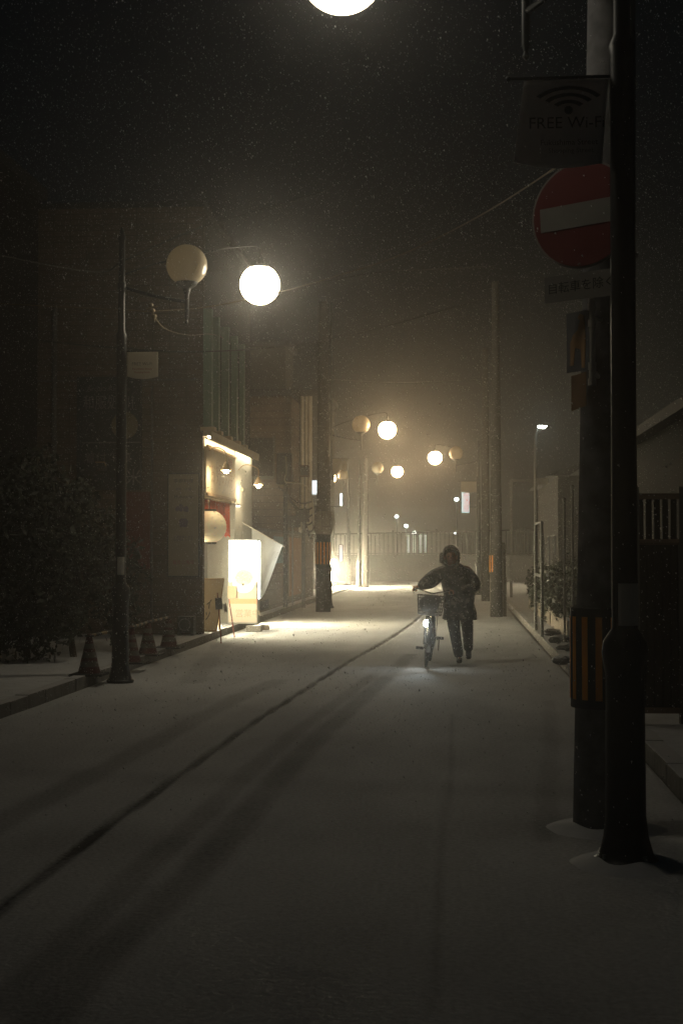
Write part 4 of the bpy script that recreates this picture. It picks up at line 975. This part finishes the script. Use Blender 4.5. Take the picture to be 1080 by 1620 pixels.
# standing frame seen edge on
p0 = gnd(857, 960, .11)
t = empty('display_frame', p0, 'pale empty display frame seen obliquely above the hedge', 'frame')
Ya, Yb = 24.5, 26.3; xa, xb = at(857, 900, Ya).x, at(847, 900, Yb).x; z0, z1 = at(857, 912, Ya).z, at(857, 826, Ya).z
bm = B()
tube(bm, [(xa, Ya, .1), (xa, Ya, z1)], .028, 8); tube(bm, [(xb, Yb, .1), (xb, Yb, z1)], .028, 8); tube(bm, [(xa, Ya, z1), (xb, Yb, z1)], .026, 8); tube(bm, [(xa, Ya, z0), (xb, Yb, z0)], .026, 8)
mk('frame', bm, m_fence, t, True)
for px, ph in ((892, 790), (905, 770)):
    c = at(px, ph, 22.0); t = empty('garden_post', (c.x, 22.0, .11), 'thin dark post ' + ('left' if px == 892 else 'right') + ' of the pair above the red panel', 'post', 'thin posts above the red panel')
    bm = B(); tube(bm, [(c.x, 22, .1), (c.x, 22, c.z)], .02, 6); mk('shaft', bm, m_fence, t)
    bm = B(); ellip(bm, (c.x, 22, c.z), .03, .03, .03, 8, 6); mk('cap', bm, m_fence, t)
for k, (px, py, s_) in enumerate(((872, 1006, .14), (893, 1002, .11), (886, 1018, .16), (897, 1030, .14), (890, 1050, .12))):
    p = gnd(px, py, .11); bm = B(); ret = bmesh.ops.create_icosphere(bm, subdivisions=2, radius=s_)
    for v in bm.verts: v.co = Vector((v.co.x * 1.2, v.co.y, v.co.z * .55)) * (1 + .18 * math.sin(v.co.x * 31 + k) * math.sin(v.co.y * 27)) + p + Vector((0, 0, s_ * .35))
    tag(mk('rock', bm, m_box, smooth=False), ['dark stone below the cabinet, leftmost of the rubble', 'dark stone right under the red panel', 'flat stone in the middle of the rubble', 'snowy stone low beside the concrete pole', 'nearest stone of the rubble left of the striped sleeve'][k], 'rock', 'rubble on the right pavement')
# near right: wall, gate and house behind the lamp post
wallbox('low_wall', 1.98, 4.4, 11.75, 11.95, .11, .62, m_concrete, 'low concrete wall right of the nearest lamp post', 'wall')
t = empty('right_house', (5, 16, 0), 'dark house on the right behind the nearest lamp post with a sloping eave', 'building')
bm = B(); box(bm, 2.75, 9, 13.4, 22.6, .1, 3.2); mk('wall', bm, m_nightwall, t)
bm = B(); box(bm, 2.745, 2.70 + .04, 14.0, 16.0, .3, 1.6); mk('window', bm, m_dark, t)
bm = B(); a = [(2.2, 3.1), (6, 4.7), (9.4, 3.1), (9.4, 2.98), (6, 4.55), (2.2, 2.98)]
prism(bm, [(x, z) for x, z in a], (0, 22.9, 0), (1, 0, 0), (0, 0, 1), 9.9); mk('roof', bm, m_roof, t)
t = empty('slatted_gate', (2.5, 12.6, .11), 'dim slatted gate with posts at the right edge', 'gate')
gy = 12.4; a, b_ = at(1008, 770, gy), at(1073, 770, gy)
bm = B(); x = a.x
while x < b_.x: box(bm, x, x + .05, gy, gy + .03, .2, at(1000, 790, gy).z); x += .07
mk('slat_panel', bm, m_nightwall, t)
bm = B(); box(bm, a.x, b_.x, gy + .06, gy + .08, .2, at(1000, 862, gy).z); mk('backing_board', bm, m_nightwall, t)
bm = B()
for z_ in (at(1000, 790, gy).z, at(1000, 862, gy).z, .2): box(bm, a.x, b_.x, gy - .02, gy - .001, z_, z_ + .05)
mk('rail', bm, m_brown, t)
for xx in (a.x - .06, b_.x):
    bm = B(); box(bm, xx, xx + .07, gy - .03, gy + .06, .11, at(1073, 770, gy).z); mk('post', bm, m_grey, t)
# houses further on the right
for k, (y0, y1, x0, h, lab) in enumerate(((23.5, 32, 4.4, 3.2, 'dim low house on the right behind the hedge'), (33, 44, 3.9, 3.9, 'hazy two storey house on the right beyond the hedge'), (50.5, 62.5, 3.6, 4.2, 'faint house at the far right end of the street'))):
    t = empty('house', (x0 + 2, y0, 0), lab, 'house', 'houses along the right side')
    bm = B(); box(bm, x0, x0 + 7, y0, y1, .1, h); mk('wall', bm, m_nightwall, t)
    bm = B(); prism(bm, [(x0 - .4, h), (x0 + 3.5, h + 1.5), (x0 + 7.4, h)], (0, y1 + .3, 0), (1, 0, 0), (0, 0, 1), y1 - y0 + .6); mk('roof', bm, m_roof, t)
    for yy in np.arange(y0 + 1, y1 - 2, 3.2):
        bm = B(); box(bm, x0 - .03, x0 - .002, yy, yy + 1.2, 1.0, 2.1); w_ = mk('window', bm, m_dark, t)
        bm = B(); box(bm, x0 - .05, x0 - .031, yy - .05, yy + 1.25, .95, 1.0); box(bm, x0 - .05, x0 - .031, yy - .05, yy + 1.25, 2.1, 2.15); box(bm, x0 - .05, x0 - .031, yy + .57, yy + .62, 1.0, 2.1); mk('frame', bm, m_greymetal, w_)

# ------------------------------------------------------------------ bicycle
bp_ = gnd(673, 1056)
bk = bpy.data.objects.new('bicycle', None); C.objects.link(bk); tag(bk, 'city bicycle with a front basket and a shining headlight, pushed towards the camera', 'bicycle')
BL = Vector((bp_.x, bp_.y + .0, 0)); bk.location = BL; bk.rotation_euler = (0, R(4.5), R(-2))
BMAT = Matrix.Translation(BL) @ bk.rotation_euler.to_matrix().to_4x4()
WL[bk] = Vector((0, 0, 0))
Rw = .315; AX = Vector((0, 0, Rw)); REAR = Vector((0, 1.08, Rw)); BB = Vector((0, .66, .29)); HEAD = Vector((0, .24, .78)); STEM = Vector((0, .30, .98)); ST = Vector((0, .80, .82))
def bpart(name, bm, mat, parent=bk, smooth=True): return mk(name, bm, mat, parent, smooth, local=True)
def wheel(c, steer, lab):
    rot = Matrix.Translation(c) @ Matrix.Rotation(steer, 4, 'Z')
    ring = lambda r, y_=0: [rot @ Vector((y_, r * math.cos(a), r * math.sin(a))) for a in np.linspace(0, 2 * math.pi, 40, endpoint=False)]
    bm = B(); tube(bm, ring(Rw - .02), .02, 8, closed=True); tyre = bpart('wheel', bm, m_rubber)
    bm = B(); tube(bm, ring(Rw - .045), .011, 6, closed=True); bpart('rim', bm, m_chrome, tyre)
    bm = B(); tube(bm, [rot @ Vector((-.05, 0, 0)), rot @ Vector((.05, 0, 0))], .02, 8)
    for k in range(28):
        a = 2 * math.pi * k / 28; tube(bm, [rot @ Vector(((.03 if k % 2 else -.03), .02 * math.cos(a), .02 * math.sin(a))), rot @ Vector((0, (Rw - .045) * math.cos(a + .25), (Rw - .045) * math.sin(a + .25)))], .0022, 4)
    bpart('spoke_set', bm, m_chrome, tyre)
    return rot
rf = wheel(AX, R(6), ''); wheel(REAR, 0, '')
def fender(rot, a0, a1):
    bm = B(); prev = None
    for a in np.linspace(R(a0), R(a1), 20):
        ring = [bm.verts.new(rot @ Vector((x, (Rw + .018 + d) * math.cos(a), (Rw + .018 + d) * math.sin(a)))) for x, d in ((-.03, -.014), (-.018, .004), (0, .01), (.018, .004), (.03, -.014))]
        if prev:
            for i in range(4): bm.faces.new((prev[i], prev[i + 1], ring[i + 1], ring[i]))
        prev = ring
    o = bpart('fender', bm, m_chrome); md = o.modifiers.new('s', 'SOLIDIFY'); md.thickness = .002
fender(rf, 40, 195); fender(Matrix.Translation(REAR), -15, 150)
bm = B(); tube(bm, [HEAD, HEAD + Vector((0, -.03, -.12))], .022, 10); tube(bm, smoothpath([HEAD + Vector((0, -.03, -.1)), Vector((0, .45, .42)), BB], 6), .02, 10)
tube(bm, smoothpath([HEAD, Vector((0, .5, .52)), BB + Vector((0, .05, .12))], 6), .014, 8); tube(bm, [BB, ST], .017, 10)
for s_ in (-1, 1):
    tube(bm, [BB + Vector((s_ * .02, 0, 0)), REAR + Vector((s_ * .055, 0, 0))], .010, 7); tube(bm, [ST + Vector((s_ * .02, 0, -.1)), REAR + Vector((s_ * .055, 0, 0))], .009, 7)
bpart('frame', bm, m_frame)
bm = B(); crown = rf @ Vector((0, .09, .37))
for s_ in (-1, 1): tube(bm, smoothpath([rf @ Vector((s_ * .05, 0, 0)), rf @ Vector((s_ * .048, .06, .25)), rf @ Vector((s_ * .035, .10, .37)), HEAD + Vector((0, -.03, -.12))], 5), .011, 8)
tube(bm, [HEAD + Vector((0, -.03, -.12)), STEM], .014, 8); bpart('fork', bm, m_chrome)
bm = B(); GL, GR = Vector((-.26, .42, 1.03)), Vector((.26, .42, 1.03))
tube(bm, smoothpath([GL, (-.22, .33, 1.05), (-.1, .28, 1.02), (0, .29, 1.0), (.1, .28, 1.02), (.22, .33, 1.05), GR], 5), .011, 8); hb_ = bpart('handlebar', bm, m_chrome)
for s_, e in ((-1, GL), (1, GR)):
    bm = B(); tube(bm, [e + Vector((-s_ * .01, -.03, .005)), e + Vector((s_ * .02, .085, -.012))], .017, 10); bpart('grip', bm, m_rubber, hb_)
    bm = B(); tube(bm, smoothpath([e + Vector((-s_ * .02, -.07, -.005)), e + Vector((s_ * .0, -.02, -.045)), e + Vector((s_ * .015, .05, -.05))], 4), .006, 6); bpart('brake_lever', bm, m_chrome, hb_)
# basket
bm = B(); bx0, by0, bz0, bz1 = .0, .05, .72, .98
def brect(z, k, y_=.0): return [Vector((sx * .18 * k, by0 + sy * .12 * k + y_, z)) for sx, sy in ((-1, -1), (1, -1), (1, 1), (-1, 1))]
for i, z in enumerate(np.linspace(bz0, bz1, 7)):
    k = .86 + .16 * i / 6; tube(bm, brect(z, k), .004 if 0 < i < 6 else .007, 5, closed=True)
lo, hi = brect(bz0, .86), brect(bz1, 1.02)
for e in range(4):
    n_ = 12 if e % 2 == 0 else 9
    for i in range(n_): tube(bm, [lo[e].lerp(lo[(e + 1) % 4], i / n_), hi[e].lerp(hi[(e + 1) % 4], i / n_)], .0032, 4)
for i in range(1, 9): tube(bm, [lo[0].lerp(lo[1], i / 9), lo[3].lerp(lo[2], i / 9)], .0032, 4)
bpart('basket', bm, m_fence)
bm = B(); ellip(bm, (-.02, .05, .86), .14, .10, .12, 12, 8); ellip(bm, (.07, .06, .93), .08, .07, .06, 10, 7)
bag = mk('shopping_bag', bm, M('grey bag', (.10, .10, .095), .6, bump=.4, scale=20), None, True, local=True); bag.matrix_world = BMAT
tag(bag, 'crumpled grey bag inside the bicycle basket', 'bag')
# headlight
hl = Vector((-.03, -.03, .60)); bm = B(); tube(bm, [hl + Vector((0, .08, 0)), hl + Vector((0, .03, 0)), hl], [.02, .045, .048], 14); tube(bm, [hl + Vector((0, .06, 0)), (0, .14, .68)], .008, 6); h_ = bpart('headlight', bm, m_box)
bm = B(); ellip(bm, hl, .045, .014, .045, 14, 8); bpart('lens', bm, EM('headlight lens', (.95, 1, .97), 260), h_)
ls = bpy.data.lights.new('headlight_beam', 'SPOT'); ls.energy = 22 * K; ls.color = (.75, .92, 1); ls.spot_size = R(38); ls.spot_blend = .6; ls.shadow_soft_size = .02
lo_ = bpy.data.objects.new('headlight_beam', ls); C.objects.link(lo_); lo_.parent = bk; lo_.location = hl + Vector((0, -.03, 0)); lo_.rotation_euler = (R(90 - 14), 0, R(180 + 5))
# saddle, cranks, pedals, rack, chain guard, stand
bm = B(); prev = None
sad = [(.68, .015, .0), (.74, .03, .012), (.82, .06, .012), (.90, .10, .02), (.95, .10, .022), (.98, .07, .01)]
for (y_, hw, dz) in sad:
    ring = [bm.verts.new((hw * math.cos(a), y_, .90 + dz + .035 * math.sin(a))) for a in np.linspace(0, 2 * math.pi, 14, endpoint=False)]
    if prev:
        for i in range(14): bm.faces.new((prev[i], prev[(i + 1) % 14], ring[(i + 1) % 14], ring[i]))
    else: bm.faces.new(ring)
    prev = ring
bm.faces.new(prev[::-1]); bpart('saddle', bm, m_rubber)
bm = B(); tube(bm, [ST, ST + Vector((0, .02, .06))], .013, 8); bpart('seat_post', bm, m_chrome)
ca = R(28)
for s_ in (-1, 1):
    e = BB + Vector((s_ * .07, s_ * .16 * math.cos(ca) * .6, s_ * .16 * math.sin(ca) * 1.0))
    bm = B(); tube(bm, [BB + Vector((s_ * .0, 0, 0)), BB + Vector((s_ * .06, 0, 0)), e], .009, 7); cr = bpart('crank', bm, m_chrome)
    bm = B(); pc = e + Vector((s_ * .065, 0, 0)); tube(bm, [e, pc], .006, 6); box(bm, pc.x - .05, pc.x + .05, pc.y - .035, pc.y - .02, pc.z - .018, pc.z + .018); box(bm, pc.x - .05, pc.x + .05, pc.y + .02, pc.y + .035, pc.z - .018, pc.z + .018); box(bm, pc.x - .05, pc.x - .04, pc.y - .035, pc.y + .035, pc.z - .015, pc.z + .015); box(bm, pc.x + .04, pc.x + .05, pc.y - .035, pc.y + .035, pc.z - .015, pc.z + .015)
    bpart('pedal', bm, m_rubber, cr)
bm = B(); 
for s_ in (-1, 1): tube(bm, [(s_ * .06, .80, .72), (s_ * .06, 1.25, .70)], .006, 6); tube(bm, [(s_ * .06, 1.15, .70), REAR + Vector((s_ * .06, 0, 0))], .005, 6)
for y_ in (.85, .97, 1.1, 1.24): tube(bm, [(-.06, y_, .71), (.06, y_, .71)], .005, 6)
bpart('rack', bm, m_chrome)
bm = B(); tube(bm, [REAR + Vector((.08, .0, 0)), Vector((.11, 1.0, .34)), Vector((.12, .80, .18))], .008, 6); bpart('kickstand', bm, m_chrome)
bm = B(); prism(bm, [(.60, .21), (.72, .22), (1.1, .28), (1.14, .32), (1.1, .36), (.7, .37), (.60, .36)], (.05, 0, 0), (0, 1, 0), (0, 0, 1), .012); bpart('chain_guard', bm, m_frame)

def drift(x, y, r, t):
    bm = B(); n = 40; rings = []
    for j, (k, z) in enumerate(((.9, .035), (1.15, .036), (1.6, .018), (2.3, -.02))):
        rings.append([bm.verts.new((x + r * (k + (.13 * math.sin(3 * a + x) + .05 * math.sin(7 * a)) * (j / 3)) * math.cos(a), y + r * (k + (.13 * math.sin(3 * a + x) + .05 * math.sin(7 * a)) * (j / 3)) * math.sin(a), z * (1 + .22 * math.sin(4 * a + .4 * j)) if j < 3 else z)) for a in np.linspace(0, 2 * math.pi, n, endpoint=False)])
    for j in range(3):
        for k in range(n): bm.faces.new((rings[j][k], rings[j][(k + 1) % n], rings[j + 1][(k + 1) % n], rings[j + 1][k]))
    mk('snow_drift', bm, m_snow, t, True)
drift(b1[0], b1[1], .15, L1); drift(UX, UY, .17, up)
# ------------------------------------------------------------------ the walking person
m_skin = M('skin', (.46, .24, .16), .6, bump=0, var=.1)
m_coat = M('dark speckled raincoat', (.05, .052, .05), .5, bump=1.0, var=.95, scale=13, snow=.6)
def mottle(m, thr, col, sc):
    nt = m.node_tree; N = nt.nodes; L = nt.links; pr = N['Principled BSDF']; src = pr.inputs['Base Color'].links[0].from_socket
    tc = N.new('ShaderNodeTexCoord'); no = N.new('ShaderNodeTexNoise'); no.inputs['Scale'].default_value = sc; no.inputs['Detail'].default_value = 5; no.inputs['Roughness'].default_value = .65; L.new(tc.outputs['Object'], no.inputs['Vector'])
    r = N.new('ShaderNodeMapRange'); r.inputs[1].default_value = thr; r.inputs[2].default_value = thr + .07; L.new(no.outputs[0], r.inputs[0])
    mx = N.new('ShaderNodeMix'); mx.data_type = 'RGBA'; mx.inputs[7].default_value = (*col, 1); L.new(r.outputs[0], mx.inputs[0]); L.new(src, mx.inputs[6]); L.new(mx.outputs[2], pr.inputs['Base Color'])
mottle(m_coat, .53, (.26, .25, .21), 11)
m_trou = M('dark trousers', (.028, .030, .034), .6, bump=.9, var=.9, scale=16, snow=.4)
mottle(m_trou, .66, (.12, .12, .11), 13)
m_shoe = M('shoe leather', (.022, .018, .016), .5, bump=.1)
PX, PY = 0.03, 20.0
PO = Vector((PX, PY, 0))
def skinmesh(chains, root=None, sub=1):
    """chains: list of [(co, rx, ry?)...]; points at identical coordinates are shared"""
    vs = []; idx = {}; edges = []
    for ch in chains:
        prev = None
        for (co, r) in ch:
            key = tuple(round(c, 4) for c in co)
            if key not in idx: idx[key] = len(vs); vs.append((co, r if isinstance(r, tuple) else (r, r)))
            i = idx[key]
            if prev is not None and prev != i and (prev, i) not in edges and (i, prev) not in edges: edges.append((prev, i))
            prev = i
    me = bpy.data.meshes.new('sk'); me.from_pydata([v[0] for v in vs], edges, [])
    o = bpy.data.objects.new('sk', me); C.objects.link(o)
    md = o.modifiers.new('skin', 'SKIN'); md.use_smooth_shade = True; md.branch_smoothing = .6
    sv = me.skin_vertices[0].data
    for i, v in enumerate(vs): sv[i].radius = v[1]; sv[i].use_root = (i == 0)
    sb = o.modifiers.new('sub', 'SUBSURF'); sb.levels = sub; sb.render_levels = sub
    dg = bpy.context.evaluated_depsgraph_get(); dg.update()
    m2 = bpy.data.meshes.new_from_object(o.evaluated_get(dg)); bpy.data.objects.remove(o)
    bm = B(); bm.from_mesh(m2); bpy.data.meshes.remove(m2)
    for f in bm.faces: f.material_index = 0
    return bm
def W2L(v): return (BMAT @ v) - PO
gl, gr = W2L(GL + Vector((0, .03, 0))), W2L(GR + Vector((0, .03, 0)))
pel = (0, .08, .90); hipL, hipR = (-.09, .07, .86), (.10, .08, .86)
kneeL, ankL, toeL = (-.045, -.03, .47), (.02, .06, .09), (.02, -.11, .045)
kneeR, ankR, toeR = (.135, .02, .50), (.15, .38, .24), (.15, .33, .08)
wst, chest, neckb, neck = (0, .03, 1.05), (-.02, -.04, 1.24), (-.04, -.10, 1.36), (-.06, -.14, 1.41)
headc = (-.095, -.21, 1.495); headt = (-.095, -.20, 1.58)
shL, shR = (-.215, -.07, 1.31), (.16, -.04, 1.33)
elL = (-.40, -.24, 1.15); elR = (.27, -.14, 1.07)
def hand(wr, grip, sgn):
    """hand closed round the handlebar grip: palm + four fingers + thumb"""
    wr = Vector(wr); grip = Vector(grip); palm = grip + Vector((0, .0, .028))
    ch = [[(tuple(wr), .026), (tuple(wr.lerp(palm, .6)), (.036, .024)), (tuple(palm), (.038, .022))]]
    for k, (off, ln) in enumerate(((-.030, .95), (-.010, 1.05), (.010, 1.0), (.030, .82))):
        p0 = palm + Vector((sgn * .0 + .0, off, .004)); 
        q1 = grip + Vector((sgn * -.030 * ln, off * 1.05, .022)); q2 = grip + Vector((sgn * -.034 * ln, off * 1.05, -.012)); q3 = grip + Vector((sgn * -.012, off * 1.05, -.028))
        ch.append([(tuple(palm), (.038, .022)), (tuple(p0 + Vector((sgn * -.012, 0, .0))), .011), (tuple(q1), .0095), (tuple(q2), .009), (tuple(q3), .008)])
    th0 = palm + Vector((sgn * .012, -.03, -.006)); ch.append([(tuple(wr.lerp(palm, .6)), (.036, .024)), (tuple(th0), .012), (tuple(grip + Vector((sgn * .026, -.045, -.012))), .0105), (tuple(grip + Vector((sgn * .010, -.055, -.026))), .009)])
    return ch
wrL = tuple(gl + Vector((.05, .07, .045))); wrR = tuple(gr + Vector((.05, .08, .03)))
bodych = [[(pel, (.13, .10)), (wst, (.125, .09)), (chest, (.14, .10)), (neckb, (.075, .06)), (neck, (.05, .05)), (headc, (.075, .092)), (headt, (.06, .075))],
          [(neckb, (.075, .06)), (shL, .05), (elL, .038), (wrL, .026)], [(neckb, (.075, .06)), (shR, .05), (elR, .038), (wrR, .026)],
          [(pel, (.13, .10)), (hipL, .085), (kneeL, .055), (ankL, .028), (toeL, (.020, .014))], [(pel, (.13, .10)), (hipR, .085), (kneeR, .055), (ankR, .024), ((.15, .37, .15), (.018, .014))]]
bodych += hand(wrL, gl, -1) + hand(wrR, gr, 1)
def shift(bm, mats=None):
    for v in bm.verts: v.co = v.co + PO
    return bm
bm = skinmesh(bodych, sub=1)
hc = Vector(headc); 
for s_ in (-1, 1):
    ellip(bm, hc + Vector((s_ * .03, -.088, .012)), .013, .008, .008, 10, 7, mi=1)      # eye
    ellip(bm, hc + Vector((s_ * .03, -.088, .032)), .02, .008, .004, 8, 5, mi=1)        # brow
    ellip(bm, hc + Vector((s_ * .084, .01, 0)), .01, .022, .032, 8, 6)                  # ear
ellip(bm, hc + Vector((0, -.102, -.012)), .012, .016, .022, 10, 7); ellip(bm, hc + Vector((0, -.09, -.045)), .024, .008, .006, 10, 6, mi=2)
body = mk('person', shift(bm), [m_skin, m_ink, M('lips', (.20, .06, .05), .6, bump=0)], None, True, loc=PO)
tag(body, 'person in a dark hooded coat and dark trousers walking and pushing the bicycle', 'person')
# coat: torso lofted as rings + skinned sleeves + hood
def loft(bm, rings, seg=24, cap=True):
    prev = None
    for (c, rx, ry) in rings:
        cur = [bm.verts.new(Vector(c) + Vector((rx * math.cos(a) * (1 + .04 * math.sin(3 * a + c[2] * 20)), ry * math.sin(a) * (1 + .04 * math.cos(4 * a + c[2] * 14)), .012 * math.sin(3 * a + c[2] * 9)))) for a in np.linspace(0, 2 * math.pi, seg, endpoint=False)]
        if prev:
            for i in range(seg): bm.faces.new((prev[i], prev[(i + 1) % seg], cur[(i + 1) % seg], cur[i]))
        elif cap: bm.faces.new(cur)
        prev = cur
    if cap: bm.faces.new(prev[::-1])
bm = skinmesh([[((0, .05, .98), .15), (wst, (.19, .14)), (chest, (.19, .14)), (neckb, (.12, .10)), (shL, .125), (elL, .118), (tuple(Vector(wrL).lerp(Vector(elL), .15)), .062)],
               [(neckb, (.12, .10)), (shR, .105), (elR, .10), (tuple(Vector(wrR).lerp(Vector(elR), .12)), .062)]], sub=2)
loft(bm, [((.025, .06, .63), .245, .20), ((.025, .06, .72), .232, .19), ((.022, .055, .84), .215, .175), ((.02, .04, .98), .222, .18), ((.0, .01, 1.12), .225, .175), ((-.035, -.04, 1.24), .225, .17), ((-.055, -.08, 1.33), .18, .14), ((-.05, -.10, 1.40), .10, .10)])
coat = mk('coat', shift(bm), m_coat, body, True)
# hood: an open shell round the face
bm = B(); seg = 28; rings = []
for j, a in enumerate(np.linspace(R(50), R(178), 14)):      # polar angle from the face direction (-y)
    row = []
    for k in range(seg):
        b2_ = 2 * math.pi * k / seg; rr = .135 if a > R(60) else .135
        x = rr * math.sin(a) * math.cos(b2_) * .96; z = rr * math.sin(a) * math.sin(b2_) * (1.22 if math.sin(b2_) > 0 else 1.12); y = -rr * math.cos(a) * 1.05
        if z < 0: z *= 1.15; x *= 1.08
        row.append(bm.verts.new(Vector(headc) + Vector((x + .004 * math.sin(5 * b2_), y + .02, z + .012))))
    rings.append(row)
for j in range(13):
    for k in range(seg): bm.faces.new((rings[j][k], rings[j][(k + 1) % seg], rings[j + 1][(k + 1) % seg], rings[j + 1][k]))
bm.faces.new(rings[-1])
o = mk('hood', shift(bm), m_coat, body, True); md = o.modifiers.new('s', 'SOLIDIFY'); md.thickness = .012; md.offset = -1
bm = B(); ellip(bm, Vector(headc) + Vector((-.125, -.02, .02)), .035, .04, .05, 12, 8); ellip(bm, Vector(headc) + Vector((-.13, -.01, -.04)), .028, .03, .04, 12, 8); mk('hood_flap', shift(bm), m_coat, body, True)
bm = skinmesh([[((.0, .07, .90), (.16, .13)), (hipL, (.125, .13)), (kneeL, .088), (tuple(Vector(kneeL).lerp(Vector(ankL), 1.03)), .074)], [((.0, .07, .90), (.16, .13)), (hipR, (.125, .13)), (kneeR, .088), (ankR, .074), ((.152, .41, .15), .074)]], sub=2)
mk('trousers', shift(bm), m_trou, body, True)
for ank, toe, heel in ((ankL, (.02, -.15, .05), (.02, .08, .05)), (ankR, (.155, .34, .045), (.15, .43, .22))):
    bm = skinmesh([[(ank, .055), (heel, (.042, .04)), (tuple(Vector(heel).lerp(Vector(toe), .5)), (.045, .04)), (toe, (.042, .034))]], sub=2)
    for v in bm.verts: v.co.z = max(v.co.z, .006)
    mk('shoe', shift(bm), m_shoe, body, True)

# ------------------------------------------------------------------ falling snow
def snowfall(n=200000):
    # even density through the street's air
    X = rng.uniform(-7.5, 4.5, n); Y = 6.2 + 23 * rng.uniform(0, 1, n) ** 1.0; Z = rng.uniform(.1, 8.0, n)
    s = np.clip(rng.gamma(5, 1 / 5, n) * .0026, .001, .0055)
    d = np.array([.35, -.1, -1.0]); d = d / np.linalg.norm(d)
    dirs = d + rng.normal(size=(n, 3)) * .25; dirs /= np.linalg.norm(dirs, axis=1)[:, None]
    a = np.cross(dirs, rng.normal(size=(n, 3))); a /= np.linalg.norm(a, axis=1)[:, None]; b = np.cross(dirs, a)
    P = np.stack([X, Y, Z], 1); l = s[:, None] * rng.uniform(1.2, 2.2, n)[:, None]; s = s[:, None]
    V_ = np.stack([P + dirs * l, P + a * s - dirs * l * .4, P + (b * .87 - a * .5) * s - dirs * l * .4, P - (b * .87 + a * .5) * s - dirs * l * .4], 1).reshape(-1, 3)
    base = np.array([(0, 1, 2), (0, 2, 3), (0, 3, 1), (3, 2, 1)])
    F = (np.arange(n)[:, None, None] * 4 + base[None]).reshape(-1, 3)
    me = bpy.data.meshes.new('falling_snow'); me.vertices.add(len(V_)); me.vertices.foreach_set('co', V_.astype('f').ravel())
    me.loops.add(F.size); me.loops.foreach_set('vertex_index', F.ravel().astype('i')); me.polygons.add(len(F)); me.polygons.foreach_set('loop_start', (np.arange(len(F)) * 3).astype('i')); me.polygons.foreach_set('loop_total', np.full(len(F), 3, 'i'))
    me.update(calc_edges=True); me.validate()
    m = bpy.data.materials.new('snowflake'); m.use_nodes = True; nt = m.node_tree; pr = nt.nodes['Principled BSDF']; pr.inputs['Base Color'].default_value = (.9, .9, .9, 1)
    tr = nt.nodes.new('ShaderNodeBsdfTranslucent'); tr.inputs[0].default_value = (.9, .9, .9, 1); mx = nt.nodes.new('ShaderNodeMixShader'); mx.inputs[0].default_value = .5
    nt.links.new(pr.outputs[0], mx.inputs[1]); nt.links.new(tr.outputs[0], mx.inputs[2]); nt.links.new(mx.outputs[0], nt.nodes['Material Output'].inputs[0])
    me.materials.append(m)
    o = bpy.data.objects.new('falling_snow', me); C.objects.link(o); tag(o, 'fine snowflakes falling through the lamp light over the street', 'snow', kind='stuff')
snowfall()

# ------------------------------------------------------------------ haze
bm = B(); box(bm, -152, 152, -30, 242, -1.6, 8.3)
m = bpy.data.materials.new('haze'); m.use_nodes = True; nt = m.node_tree; nt.nodes.remove(nt.nodes['Principled BSDF'])
pv = nt.nodes.new('ShaderNodeVolumePrincipled'); pv.inputs['Color'].default_value = (.90, .90, .88, 1); pv.inputs['Density'].default_value = HAZE; pv.inputs['Anisotropy'].default_value = .9
nt.links.new(pv.outputs[0], nt.nodes['Material Output'].inputs['Volume'])
tag(mk('haze', bm, m), 'pale snowy haze filling the street', 'haze', kind='stuff')
